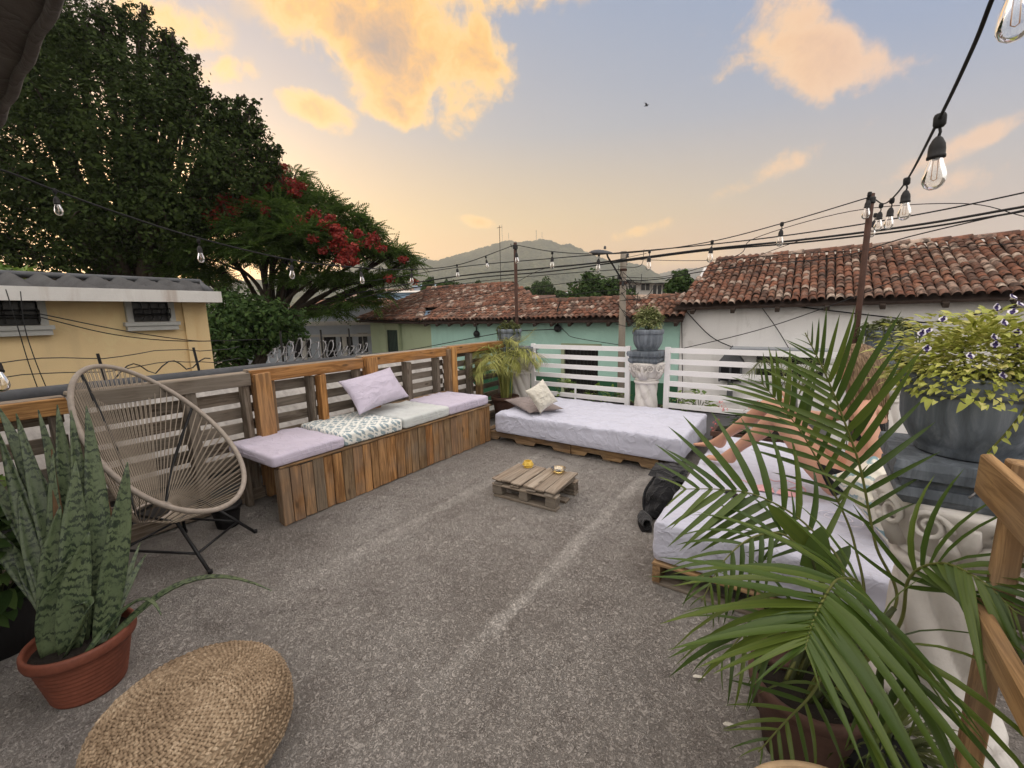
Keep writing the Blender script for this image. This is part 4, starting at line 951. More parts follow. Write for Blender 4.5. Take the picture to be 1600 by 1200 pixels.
def simple_tree(label, L, n, size, m_='bushleaf', seed=1, r0=.12, name='tree', cat='tree', shell=.4, group=None):
    cl = clumps_px(L); x, y = at(*L[0][:3]).xy
    o = thing(name, label, cat, (x, y, STREET), group=group)
    v, f = leaf_cloud(cl, n, size, seed, .9, shell=shell); new('crown', np_mesh('crown', v-np.array(o.location), f, M[m_]), o)
    limb_tree(o, (x, y, STREET), cl, r0, seed, .5, max(1, len(cl)//5)); return o
simple_tree('dense dark green tree right beside the yellow house gable', [(365, 520, 12, 48), (345, 560, 12, 42), (400, 505, 12.5, 44), (435, 500, 12.5, 34), (425, 525, 12.5, 26), (370, 480, 13, 34), (455, 515, 13, 20), (345, 500, 12.5, 34)], 9000, .075, seed=3)
simple_tree('bushy green tree behind the low tile roof beside the utility pole', [(925, 462, 33, 30), (900, 468, 33, 20), (950, 462, 33, 26), (975, 468, 33, 20), (920, 443, 33, 14), (918, 432, 33, 8), (955, 448, 33, 14), (1000, 475, 33, 14)], 6000, .17, seed=8, r0=.2)
simple_tree('dark round tree just right of the iron pole in the distance', [(838, 455, 75, 12), (850, 450, 75, 14), (860, 458, 75, 9)], 1500, .28, seed=9, r0=.25)
simple_tree('small dark tree left of the larger one beyond the iron pole', [(818, 458, 75, 8), (823, 454, 75, 6)], 600, .28, seed=10, r0=.2)
simple_tree('small dark tree at the left edge of the bushy tree', [(877, 463, 60, 8), (873, 459, 60, 5)], 600, .24, seed=12, r0=.2)
simple_tree('dark green tree growing behind the left end of the white house', [(1062, 440, 24, 15), (1075, 450, 24, 14), (1050, 450, 24, 10), (1068, 428, 24, 7)], 2200, .12, seed=13, r0=.15)
simple_tree('low leafy tree before the blue roofed building', [(700, 447, 55, 9), (690, 450, 55, 8), (712, 450, 55, 8), (668, 448, 55, 9), (672, 440, 55, 6)], 2000, .22, seed=14, r0=.15)
simple_tree('small rounded tree at the right of the blue roofed building', [(748, 448, 58, 8), (738, 450, 58, 6), (758, 451, 58, 6)], 900, .22, seed=15, r0=.15)
rt = random.Random(8)
xs_ = sorted(rt.uniform(540, 1100) for _ in range(22))
for i, (px, (od, zn)) in enumerate(zip(xs_, ordinal(xs_))):
    d = rt.uniform(90, 260); s = rt.uniform(2., 4.5)*660/d
    simple_tree('distant green tree, %s from left %s' % (od, zn), [(px, 489-s*.7, d, s*.55), (px+s*.4, 489-s*.5, d, s*.4), (px-s*.4, 489-s*.5, d, s*.4)], 320, .38, seed=50+i, r0=.2, group='far trees among the town houses')
vn = clumps_px([(12, 428, 5.6, 16), (35, 430, 5.6, 12), (50, 422, 5.6, 8), (-15, 425, 5.6, 20)])
v, f = leaf_cloud(vn, 170, .055, 77, .8, .7); vo = thing('vine', 'bright green vine tips over the yellow house roof edge', 'vine', tuple(at(0, 440, 5.6)))
new('leaves', np_mesh('leaves', v-np.array(vo.location), f, M['green']), vo); part('stem', MB().tube([(-.6, -.3, -.25), (-.1, 0, .02), (.25, .1, .06), (.45, .1, .08)], .008, 5), M['rachis_dark'], vo)
bd = thing('bird', 'small dark bird gliding high in the open sky', 'bird', tuple(at(1010, 165, 26)))
mb = MB(); mb.tube([(-.16, 0, 0), (-.05, 0, 0), (.08, 0, .01), (.15, 0, .02)], [.008, .03, .035, .012], 7); part('body', mb, M['dark'], bd, True)
for s in (-1, 1): part('wing', MB().add([(.07, s*.02, .02), (-.05, s*.02, .02), (-.02, s*.16, .09), (.05, s*.16, .09), (-.10, s*.36, .05), (.07, s*.02, .005), (-.05, s*.02, .005), (-.02, s*.16, .075), (.05, s*.16, .075)], [(0, 1, 2, 3), (3, 2, 4), (6, 5, 8, 7), (7, 8, 4)]), M['dark'], bd)
# air between here and the hills
hz = part('haze', MB().box((-3300, -1200, -5), (3300, 3400, 330)), None, None)
hz.data.materials.clear()
m, t = mat('haze'); t.t.links.new(t.n('ShaderNodeVolumePrincipled', {'Color': (.90, .92, .97), 'Density': 3.5e-4, 'Anisotropy': .3}).outputs[0], t.n('ShaderNodeOutputMaterial').inputs['Volume'])
hz.data.materials.append(m); tag(hz, 'thin evening haze over the town and the hills', 'haze', kind='stuff')
# ------------------------------------------------------------------ the terrace itself
struct('terrace_floor', MB().box((-3.98, -3.2, -.25), (1.6, 5.5, 0)), M['concrete'])
struct('terrace_base', MB().box((-3.9, -3.1, STREET-.1), (1.5, 5.42, -.252)), M['greyplaster'])
# unseen wall, set close and dark to shade the left foreground, holds the canvas canopy whose edge shows at top left
hb = thing('shade_wall', 'unseen dark wall holding the canopy, set close to shade the left foreground', 'house', (-1.35, -.95, 0))
part('wall', MB().box((-2.7, -.2, 0), (-.3, 0, 3.0)), M['dimplaster'], hb); part('doorway', MB().box((-1.7, .001, 0), (-.8, .02, 2.1)), M['dark'], hb)
ca = thing('canopy', 'dark grey canvas canopy whose edge hangs into the top left corner', 'canopy', (-1.6, .385, 2.40))
mb = MB()
def cfn(u, v): return V((-2.5+2.35*u, -1.32*v, .02+.35*v-.035*sin(pi*v)+.006*sin(u*40)))
mb.grid(cfn, 40, 12); mb.grid(lambda u, v: cfn(1-u, v)+V((0, 0, .006)), 40, 12)
part('sheet', mb, M['awning'], ca, True)
part('edge_hem', MB().tube([(-2.5+2.35*i/30, 0, .012+.010*sin(i*1.3)) for i in range(31)], .017, 6), M['awning'], ca, True)

# pallet fence on the left: one thing per pallet stood on its side
FX = -3.70
ys = [-1.3, atx(103, 617, FX).y, atx(390, 582, FX).y, atx(566, 559, FX).y, atx(700, 543, FX).y, 5.08]
def fence_panel(i, y0, y1, label, rail_m, posts, gap, slat_h, top, base=.02, lower=False):
    t = thing('pallet_fence', label, 'fence', (FX, y0, 0), group='pallets stood on edge as the terrace fence'); L = y1-y0
    plank('top_rail', t, (0, L/2, top-.05), (0, 1, 0), (L-.006, .045, .10), M[rail_m], (0, 0, 1), i+1)
    plank('top_cap', t, (-.075, L/2, top-.006), (0, 1, 0), (L-.01, .10, .02), M['pale_wood'], (0, 0, 1), i+5)
    plank('bottom_rail', t, (-.03, L/2, .06), (0, 1, 0), (L-.01, .09, .09), M['grey_wood'], (0, 0, 1), i+1)
    if lower: plank('seat_rail', t, (.0, L/2, .53), (0, 1, 0), (L-.12, .045, .07), M['pallet'], (0, 0, 1), 3)
    for (yy, wd_, m_, dx, zt) in posts:
        plank('post', t, (dx, yy-y0, (zt+base)/2), (0, 0, 1), (zt-base, wd_, .095), M[m_], (1, 0, 0), int(yy*10) % 7+1)
    z = .16; k = 0
    while z+slat_h < top-.06:
        plank('slat', t, (-.115-.004*(k % 2), L/2+rng.uniform(-.01, .01), z+slat_h/2), (0, 1, 0), (L-.01, slat_h*rng.uniform(.92, 1.02), .018), M['grey_wood'], (1, 0, 0), k % 5+1, .004)
        z += slat_h+gap*rng.uniform(.85, 1.15); k += 1
    return t
Y = lambda px, py=620, X=FX: atx(px, py, X).y
fence_panel(0, ys[0], ys[1], 'pallet fence section with orange rail behind the snake plant at the left edge', 'wood', [(ys[1]-.06, .05, 'grey_wood', -.05, 1.0), (-.5, .05, 'grey_wood', -.05, 1.0)], .085, .095, 1.055)
fence_panel(1, ys[1], ys[2], 'grey pallet fence section behind the woven chair', 'grey_wood', [(ys[1]+.05, .05, 'grey_wood', -.05, 1.0), (Y(302, 650), .07, 'grey_wood', -.04, .99), (ys[2]-.035, .05, 'grey_wood', -.055, .98)], .038, .095, 1.075)
fence_panel(2, ys[2], ys[3], 'pallet fence section with thick orange post behind the lilac and printed seat cushions', 'wood', [(ys[2]+.075, .125, 'wood', .012, 1.07), (ys[2]+.165, .04, 'pallet', -.05, 1.0), (Y(503), .06, 'wood', .0, .985), (Y(491), .045, 'grey_wood', -.06, .985), (ys[3]-.05, .05, 'grey_wood', -.055, .99)], .05, .09, 1.09)
fence_panel(3, ys[3], ys[4], 'pallet fence section with orange rail behind the tilted lilac pillow', 'wood', [(ys[3]+.075, .13, 'wood', .012, 1.09), (Y(640), .07, 'grey_wood', -.02, .99), (Y(688), .05, 'grey_wood', -.055, .99), (ys[4]-.035, .055, 'pallet', .008, 1.09)], .045, .075, 1.105, lower=True)
fence_panel(4, ys[4], ys[5], 'last pallet fence section beside the corner palm', 'wood', [(ys[4]+.05, .09, 'wood', .012, 1.105), (Y(738), .05, 'grey_wood', -.04, .99), (Y(752), .06, 'pallet', -.03, .9), (ys[5]-.03, .05, 'grey_wood', -.05, 1.0)], .06, .075, 1.115)

# long bench clad in upright planks
BY0, BY1, BX = 1.388, 3.875, -3.03
be = thing('bench', 'long wooden bench clad in narrow upright planks along the fence', 'bench', (BX, BY0, 0)); L = BY1-BY0
y = 0.; k = 0
while y < L-.03:
    wd_ = min(rng.uniform(.072, .108), L-y)
    h_ = .428+rng.uniform(-.012, .007)
    plank('plank', be, (-.009+rng.uniform(-.003, .003)-.02*(y/L), y+wd_/2, .008+h_/2), (0, 0, 1), (h_, wd_-.006, .018), M['plank'], (1, 0, 0), k % 9+1, .006); y += wd_; k += 1
for yy in (.03, L/2, L-.03):
    plank('leg', be, (-.06, yy, .215), (0, 0, 1), (.43, .045, .07), M['pallet'], (1, 0, 0), 2); plank('leg', be, (-.62, yy, .215), (0, 0, 1), (.43, .045, .07), M['grey_wood'], (1, 0, 0), 3)
for q in range(7): plank('seat_board', be, (-.05-.095*q, L/2, .444), (0, 1, 0), (L-.01, .088, .018), M['pallet'], (0, 0, 1), q+1)
for q in range(3): plank('end_board', be, (-.35, L-.012, .10+.14*q), (1, 0, 0), (.56, .10, .016), M['plank'], (0, 1, 0), q+1)
plank('seat_edge', be, (-.005, L/2-.2, .445), (0, 1, 0), (L-.42, .02, .016), M['plank'], (0, 0, 1), 4)
ZC = .455
cuts = [1.345, atx(540, 692, -3.03).y, atx(631, 662, -3.03).y, atx(704, 641, -3.03).y, 3.83]
for i, (m_, lab, hgt) in enumerate((('lilac', 'plain lilac seat cushion at the near end of the plank bench', .085), ('trellis', 'seat cushion printed with blue grey hooked diamonds', .10), ('greywhite', 'pale grey seat cushion between printed and far lilac cushion', .10), ('lilac', 'creased lilac seat cushion at the far end of the bench', .10))):
    a, b = cuts[i]+.004, cuts[i+1]-.004
    me = set_mat(soft_box(.70, b-a, hgt, .022, 30, 28, 6, .005, .004, i+2, 4., .006), M[m_])
    o = new('seat_cushion', me, None, MX.Translation((-3.385+.0*i, (a+b)/2, ZC+.002*i)) @ MX.Rotation(radians((.8, -1.5, 1.2, -.8)[i]), 4, 'Z')); tag(o, lab, 'cushion', 'seat cushions on the bench')
    rimz = hgt*.5
    pts = []
    for q in range(48):
        t_ = 2*pi*q/48; c_, s_ = cos(t_), sin(t_); pts.append((.352*(abs(c_)**.22)*(1 if c_ > 0 else -1), ((b-a)/2+.002)*(abs(s_)**.22)*(1 if s_ > 0 else -1), rimz+.002))
    part('seam', MB().tube(pts, .0025, 4, closed=True), M[m_ if m_ != 'trellis' else 'linen'], o, True)
def quad_pillow(name, bl, br, tl, tr, t, m_, label, seed, cat='pillow', group=None, wr=.012, nrm=None):
    c = (bl+br+tl+tr)/4; x = (br-bl+tr-tl)/2; y_ = (tl-bl+tr-br)/2; sx, sy = x.length, y_.length
    z = x.cross(y_); mx = frame(c, x, z)
    o = new(name, pillow_mesh(sx*1.12, sy*1.12, t, m_, seed, 34, wr), None, mx); return tag(o, label, cat, group)
quad_pillow('pillow', atx(557, 642, -3.40), atx(634, 622, -3.42), atx(541, 600, -3.60), atx(608, 573, -3.63), .16, M['lilac'], 'big lilac pillow tilted against the fence on the bench', 3)

# pallets
def stringer(L, h=.095, th=.04, notch=True):
    mb = MB(); xs = [0, .17*L, .40*L, .60*L, .83*L, L]; nh = .042
    prof = [(0, 0)]
    for a, b in ((xs[1], xs[2]), (xs[3], xs[4])): prof += [(a, 0), (a+.03, nh), (b-.03, nh), (b, 0)]
    prof += [(L, 0), (L, h), (0, h)]
    n = len(prof); vs = [(x-L/2, -th/2, z) for x, z in prof]+[(x-L/2, th/2, z) for x, z in prof]
    fs = [(i, (i+1) % n, (i+1) % n+n, i+n) for i in range(n)]
    # side faces split so that they stay simple
    top = n-1; f1 = [(0, 1, 2, n-1), (2, 3, n-1), (3, 4, 5, 6), (3, 6, n-2, n-1), (6, 7, n-2), (7, 8, 9, n-2)]
    fs += f1+[tuple(i+n for i in f)[::-1] for f in f1]
    return mb.add(vs, fs).mesh('stringer', M['pallet'])
def pallet(label, c, L, W_, rz, group, m_='pallet', lead=None):
    t = thing('pallet', label, 'pallet', c, rz, group)
    sm = stringer(L)
    for yy in (-W_/2+.02, 0, W_/2-.02): new('stringer', sm, t, MX.Translation((0, yy, .018)))
    n = 8
    for i in range(n):
        x = -L/2+.048+(L-.096)*i/(n-1)
        plank('deck_board', t, (x, rng.uniform(-.004, .004), .1225), (0, 1, 0), (W_+.008, .088, .018), M[lead if lead and i in (0, n-1) else m_], (0, 0, 1), i+1, .005)
    for i in (0, 3, n-1): plank('bottom_board', t, (-L/2+.048+(L-.096)*i/(n-1), 0, .009), (0, 1, 0), (W_, .09, .017), M['grey_wood'], (0, 0, 1), i+2)
    return t
pallet('low wooden pallet under the left half of the far daybed', (-2.585, 4.40, 0), 1.17, 1.0, 0, 'pallets under the daybeds')
pallet('low wooden pallet under the right half of the far daybed', (-1.535, 4.40, 0), .91, 1.0, 0, 'pallets under the daybeds')
pallet('pallet with an orange front board under the near end of the near daybed', (-.10, 2.69, 0), 1.0, 1.03, pi/2, 'pallets under the daybeds', lead='honey')
pallet('pallet under the far end of the near daybed beside the black bag', (-.10, 3.71, 0), .99, 1.03, pi/2, 'pallets under the daybeds')
o = new('mattress', set_mat(soft_box(2.09, 1.17, .232, .028, 150, 90, 14, .009, .007, 5, 3.4), M['sheet']), None, MX.Translation((-1.905, 4.41, .134))); tag(o, 'white sheeted mattress on pallets along the white railing', 'mattress', 'mattresses on pallets')
o = new('mattress', set_mat(soft_box(1.02, 1.98, .232, .028, 80, 150, 14, .009, .010, 11, 3.4), M['sheet']), None, MX.Translation((-.11, 3.19, .134))); tag(o, 'white sheeted mattress the sunbather sits on', 'mattress', 'mattresses on pallets')
zb = .372
quad_pillow('pillow', atz(812, 641, zb+.05), atz(838, 642, zb+.04), atz(806, 628, zb+.06), atz(870, 618, zb+.06), .09, M['mauve'], 'flat mauve pillow half hidden under the cream one', 8)
c_ = at(847, 620, 4.72)
quad_pillow('pillow', at(850, 637, 4.72), at(874, 620, 4.80), at(817, 618, 4.66), at(843, 601, 4.78), .13, M['linen'], 'cream square pillow set on its corner on the far daybed', 5)
quad_pillow('pillow', at(1352, 868, 2.05), at(1425, 838, 1.98), at(1345, 740, 2.20), at(1418, 705, 2.10), .26, M['chevron'], 'plump cushion with blue brush stroke print beside the big white column', 9)

# pallet coffee table with pot and ashtray
ct = thing('coffee_table', 'low coffee table made from a small weathered pallet', 'coffee table', (-1.785, 2.85, 0), radians(2))
for x in (-.25, 0, .25):
    for y in (-.17, .17): plank('block', ct, (x, y, .062), (1, 0, 0), (.09 if x else .08, .075, .075), M['grey_wood'], (0, 0, 1), int(x*9+y*20) % 5+1)
for y in (-.17, .17): plank('stringer_board', ct, (0, y, .109), (1, 0, 0), (.59, .085, .016), M['pale_wood'], (0, 0, 1), 3)
for y in (-.17, 0, .17): plank('bottom_board', ct, (0, y, .012), (1, 0, 0), (.59, .085, .02), M['grey_wood'], (0, 0, 1), 4)
for i in range(4): plank('under_board', ct, (-.235+.157*i, -.01, .126), (0, 1, 0), (.42, .08, .016), M['grey_wood'], (0, 0, 1), i+1, .01)
for i, (x, wd_) in enumerate(((-.255, .085), (-.165, .085), (-.068, .10), (.052, .10), (.148, .085), (.240, .085))):
    plank('top_board', ct, (x, .005+rng.uniform(-.006, .006), .150+.004*(i % 2)), (0, 1, .01*(i-2)), (.43, wd_, .016), M['pale_wood'], (0, 0, 1), i+1, .012)
p = atz(825, 729, .165); yp_ = thing('candle_pot', 'small faceted yellow pot on the coffee table', 'pot', (p.x, p.y, .163))
mb = MB(); vs = []
for r, z, off in ((.042, 0, 0), (.052, .022, pi/6), (.036, .055, 0), (.030, .055, 0), (.024, .02, 0)): vs += [(r*cos(off+i*pi/3), r*sin(off+i*pi/3), z) for i in range(6)]
fs = []
for a in range(4):
    for i in range(6): fs.append((a*6+i, a*6+(i+1) % 6, a*6+6+(i+1) % 6, a*6+6+i))
fs += [tuple(range(6))[::-1], tuple(range(24, 30))]
part('pot', mb.add(vs, fs), M['yellow_pot'], yp_); part('wax', MB().lathe([(.001, .03), (.027, .031)], 12, cap=False), M['old_terracotta'], yp_)
p = atz(873, 737, .168); at_ = thing('ashtray', 'round fluted amber glass ashtray on the coffee table', 'ashtray', (p.x, p.y, .167))
part('bowl', MB().lathe([(.03, 0), (.05, .004), (.062, .028), (.066, .034), (.060, .036), (.044, .014), (.02, .010)], 48, lambda q, z: 1+.045*(abs(cos(q*9))-.5)*(z > .003)), M['amber_glass'], at_, True)
part('ash', MB().lathe([(.001, .0135), (.032, .0125)], 14, cap=False), M['ridge_grey'], at_); part('cigarette_end', MB().tube([(-.01, .004, .018), (.018, .012, .018)], .004, 6), M['linen'], at_)

# black bag squeezed between the beds
bg_ = thing('bag', 'black drawstring bag slumped on the floor between the two daybeds', 'bag', (-.80, 3.22, 0))
mb = MB()
def bagf(u, v):
    q = 2*pi*u; h_ = v; r = (.17*(1-.5*h_**2)+.02)*(1+.16*mnoise.noise(V((cos(q)*2, sin(q)*2, h_*4)))+.08*mnoise.noise(V((cos(q)*6, sin(q)*6, h_*9))))*min(1, .55+h_*6)
    return V((r*cos(q)*.85, r*sin(q)*1.6, h_*.27+.02*mnoise.noise(V((q, h_*3, 2)))*h_))
mb.grid(bagf, 40, 20, cu=True); mb.add([bagf(i/40, 1) for i in range(40)], [tuple(range(40))]); part('body', mb, M['blackcloth'], bg_, True)
part('flap', MB().grid(lambda u, v: V(((u-.5)*.26, -.12+.34*v, .265+.03*sin(pi*v)+.02*mnoise.noise(V((u*4, v*4, 1))))), 12, 12), M['blackcloth'], bg_, True)
part('strap', MB().tube(catmull([(-.08, -.10, .26), (-.13, -.18, .14), (-.10, -.24, .014), (.0, -.26, .012), (.05, -.2, .14)], 8), .012, 6), M['blackcloth'], bg_, True)
part('strap', MB().tube(catmull([(.06, .1, .26), (.1, .0, .31), (.05, -.1, .27)], 8), .010, 6), M['blackcloth'], bg_, True)
sh_ = thing('shoe', 'black shoe lying on the floor by the near daybed corner', 'shoe', (-.86, 2.83, 0), 2.0)
mb = MB().grid(lambda u, v: V((-.11+.24*u, (.036+.014*sin(pi*u))*cos(2*pi*v)*(sin(pi*min(1, .12+u*.86))**.35), .035+(.034-.012*u)*sin(2*pi*v)*(1.1-.5*u)+.018*(1-u))), 16, 14, cv=True)
part('upper', mb, M['blackcloth'], sh_, True); part('sole', MB().grid(lambda u, v: V((-.115+.25*u, (v-.5)*.09*(sin(pi*min(1, .14+u*.84))**.4), .006)), 12, 4).grid(lambda u, v: V((-.115+.25*u, (.5-v)*.09*(sin(pi*min(1, .14+u*.84))**.4), .0)), 12, 4), M['rubber'], sh_)

# ------------------------------------------------------------------ columns, urns, railing, posts
def column(x, y, label, group='twisted cast stone columns along the terrace edge', s=1., rz=0., z0=0.):
    t = thing('column', label, 'column', (x, y, z0), rz, group)
    tw = lambda q, z: 1+.24*(abs(sin((q*6+z*22)/2))**.75-.6)
    part('plinth', MB().box((-.19, -.19, 0), (.19, .19, .09)).lathe([(.185, .09), (.195, .11), (.185, .135), (.155, .15), (.16, .17), (.14, .19)], 32), M['stone'], t, True)
    part('shaft', MB().lathe([(.132-.012*(i/40), .18+.46*i/40) for i in range(41)], 84, tw), M['stone'], t, True)
    part('neck_ring', MB().lathe([(.12, .63), (.145, .638), (.15, .655), (.142, .668), (.128, .672), (.138, .68), (.14, .692), (.125, .70)], 32), M['stone'], t, True)
    cap = MB().lathe([(.125, .695), (.14, .74), (.165, .80), (.195, .85), (.205, .875), (.20, .89)], 40, lambda q, z: 1+.05*cos(q*4)*(z-.69)*4)
    part('capital', cap, M['stone'], t, True)
    mb = MB()
    for k in range(4):
        a = k*pi/2+pi/4
        for sgn in (-1, 1):
            pts = []
            for i in range(26):
                u = i/25; q = u*3.6*pi; r_ = .052*(1-u*.8)
                b = a+sgn*(.30+(r_*cos(q))/.2); rr = .188+.012*(1-u)
                pts.append((rr*cos(b), rr*sin(b), .825+r_*sin(q)))
            mb.tube(pts, [.0105*(1-.45*i/25) for i in range(26)], 7)
        a2 = k*pi/2
        for dq, hh in ((0, .15), (-.22, .10), (.22, .10)):
            mb.tube([(.135*cos(a2+dq), .135*sin(a2+dq), .70), (.165*cos(a2+dq), .165*sin(a2+dq), .70+hh*.6), (.205*cos(a2+dq*1.3), .205*sin(a2+dq*1.3), .70+hh)], [.03, .028, .012], 7)
    part('scroll', mb, M['stone'], t, True)
    ab = MB()
    for h0_, h1_, r0_, r1_ in ((.885, .915, .155, .178), (.915, .945, .178, .178), (.945, .975, .165, .170), (.975, 1.005, .188, .192), (1.005, 1.03, .192, .188)):
        vs = [(sx*r, sy*r, z) for z, r in ((h0_+.0005, r0_), (h1_, r1_)) for sx, sy in ((-1, -1), (1, -1), (1, 1), (-1, 1))]
        ab.add(vs, [(0, 1, 5, 4), (1, 2, 6, 5), (2, 3, 7, 6), (3, 0, 4, 7), (4, 5, 6, 7), (3, 2, 1, 0)])
    part('abacus', ab, M['urn'], t); return t
def urn(x, y, label, z=1.032, s=1., rz=0., group='blue grey urns on the columns', h=.255):
    t = thing('urn', label, 'plant pot', (x, y, z), rz, group)
    ribs = lambda q, zz: 1+(.022*(abs(cos(q*11))**.5-.6) if .03 < zz < .188 else 0)
    prof = [(.112, 0), (.122, .004), (.120, .016), (.138, .04), (.158, .08), (.168, .12), (.171, .16), (.170, .190), (.168, .194), (.178, .199), (.184, .208), (.184, .240), (.178, h), (.158, h), (.152, h-.03)]
    part('pot', MB().lathe([(r*s, zz) for r, zz in prof], 88, ribs), M['urn'], t, True)
    part('soil', MB().lathe([(.001, h-.035), (.1*s, h-.03), (.153*s, h-.036)], 20, cap=False), M['soil'], t); return t
column(-3.45, 5.15, 'twisted white column half hidden by the corner palm'); column(-1.60, 5.15, 'twisted white column between two railing panels'); column(.60, 5.15, 'twisted white column at the far right behind the palm')
column(.44, 1.90, 'big twisted white column in front at the right')
urn(-3.66, 5.16, 'blue grey urn with trailing plant behind the corner palm', s=1.); urn(-1.60, 5.15, 'blue grey urn with a round flowering bush on the middle column'); urn(.60, 5.15, 'blue grey urn with trailing plant right of the rusty post'); 
urn(.44, 1.90, 'largest looking blue grey urn in front with lime green plant')
def leafy(name, label, cat, c, n, rx, rz_, m_, L, W_, seed, parts=0, stuff=None, spread=1., stem=True, group=None, flat=0., low=-.1):
    """a bushy plant: its largest leaves are parts, the fill is one joined part"""
    t = thing(name, label, cat, c, group=group); rr = random.Random(seed)
    LM = [leaf_mesh('leaf', M[m_], 1., W_/L, .3, .25+.25*i, 4, 2.2, .25) for i in range(3)]
    def spot(k=1.):
        q = rr.uniform(0, 2*pi); h_ = rr.uniform(low, 1); r_ = sqrt(max(0, 1-max(0, h_)**2))*rr.uniform(.55, 1)**.5*k
        lump = 1+.22*sin(q*3+seed)*cos(h_*4+seed)
        p = V((rx*r_*cos(q)*lump, rx*r_*sin(q)*lump, rz_*h_*k*lump)); d = V((cos(q)*(.5+r_), sin(q)*(.5+r_), .35+h_*.7+rr.uniform(-.5, .3)))
        return p, d
    for _ in range(parts):
        p, d = spot(); s = L*rr.uniform(.65, 1.25)
        new('leaf', rr.choice(LM), t, frame(p, d, V((rr.uniform(-.5, .5), rr.uniform(-.5, .5), 1))) @ MX.Scale(s, 4))
    if n:
        mb = MB(); src = [tuple(v.co) for v in LM[1].vertices]; fc = [tuple(p.vertices) for p in LM[1].polygons]
        for _ in range(n):
            p, d = spot(rr.uniform(.5, .98)); s = L*rr.uniform(.55, 1.1); mx = frame(p, d, V((rr.uniform(-.6, .6), rr.uniform(-.6, .6), 1))) @ MX.Scale(s, 4); mb.add([mx @ V(v) for v in src], fc)
        o = part('foliage', mb, M[m_], t, True)
        if n > 300: tag(o, kind='stuff')
    if stem:
        mb = MB()
        for i in range(9):
            p, d = spot(.8); mb.tube(catmull([(0, 0, low*rz_-.04), p*.5-V((0, 0, .02)), p], 4), .0045, 5)
        part('stem', mb, M['rachis_dark'], t, True)
    return t, spot
bp, sp = leafy('flowering_plant', 'lime green bushy plant with white and purple flowers in the front urn', 'plant', (.44, 1.90, 1.275), 2900, .262, .205, 'lime', .029, .017, 4, 290, low=-.22)
rr = random.Random(2)
def bloom(parent, p, d, s):
    mx = frame(p, d, (0, 0, 1)) @ MX.Scale(s, 4)
    f = part('flower', MB().lathe([(.006, 0), (.010, .3), (.30, .62), (.52, .78), (.50, .80), (.2, .6)], 10, lambda q, z: 1+.18*cos(q*4), cap=False), M['white_petal'], parent, True, mx @ MX.Rotation(pi/2, 4, 'Y'))
    part('throat', MB().lathe([(.001, .60), (.24, .70), (.30, .74)], 8, cap=False).lathe([(.1, .79), (.18, .9), (.02, .95)], 6, c=(.4, 0, -.06)).lathe([(.1, .79), (.18, .9), (.02, .95)], 6, c=(-.4, .1, -.06)), M['purple_petal'], f, True)
for px, py in ((1548, 482), (1586, 481), (1582, 492), (1440, 522), (1452, 521), (1560, 508), (1590, 520), (1474, 502), (1545, 530), (1558, 538), (1590, 545), (1446, 545), (1510, 560), (1560, 590), (1575, 470)):
    p = aty(px, py, 1.84-.14*rr.random())-V((.44, 1.90, 1.275)); bloom(bp, p, p*.4+V((rr.uniform(-.2, .2), -.15, rr.uniform(-.05, .2))), .019)
mb = MB(); tr = catmull([(.06, -.17, -.0), (.05, -.205, -.05), (.03, -.195, -.12), (-.0, -.19, -.19)], 6); mb.tube(tr, .0025, 4)
part('trailing_stem', mb, M['rachis'], bp)
LT = leaf_mesh('leaf', M['lime'], 1., .5, .25, .4, 4)
for i, p in enumerate(tr[2::2]): new('leaf', LT, bp, frame(p, (rr.uniform(-1, 1), -.5, -.5), (0, -1, .5)) @ MX.Scale(.026, 4))
leafy('flowering_plant', 'round bush with cream tipped leaves in the middle urn', 'plant', (-1.60, 5.15, 1.41), 1500, .165, .145, 'mixleaf', .036, .021, 9, 120, low=-.8)
def trailer(label, c, r, seed):
    t, s_ = leafy('trailing_plant', label, 'plant', c, 520, r, .10, 'trail', .04, .024, seed, 60, low=-.5); mb = MB(); rr = random.Random(seed)
    for i in range(26):
        q = rr.uniform(0, 2*pi); k = rr.uniform(.8, 1.15)
        pts = catmull([(r*.5*cos(q), r*.5*sin(q), .05), (r*k*cos(q), r*k*sin(q), .03), (r*(k+.12)*cos(q+.1), r*(k+.12)*sin(q+.1), -rr.uniform(.04, .16))], 5); mb.tube(pts, .003, 4)
        for p in pts[3:]:
            for _ in range(2):
                mx = frame(p, (rr.uniform(-1, 1), rr.uniform(-1, 1), rr.uniform(-.8, .4)), (0, 0, 1)) @ MX.Scale(rr.uniform(.025, .045), 4); mb.add([mx @ v.co for v in LT.vertices], [tuple(f.vertices) for f in LT.polygons])
    tag(part('trailing_stem', mb, M['trail'], t, True), kind='stuff')
trailer('low trailing plant spilling from the urn behind the corner palm', (-3.66, 5.16, 1.29), .16, 31); trailer('low trailing plant spilling from the urn right of the rusty post', (.60, 5.15, 1.29), .20, 33)

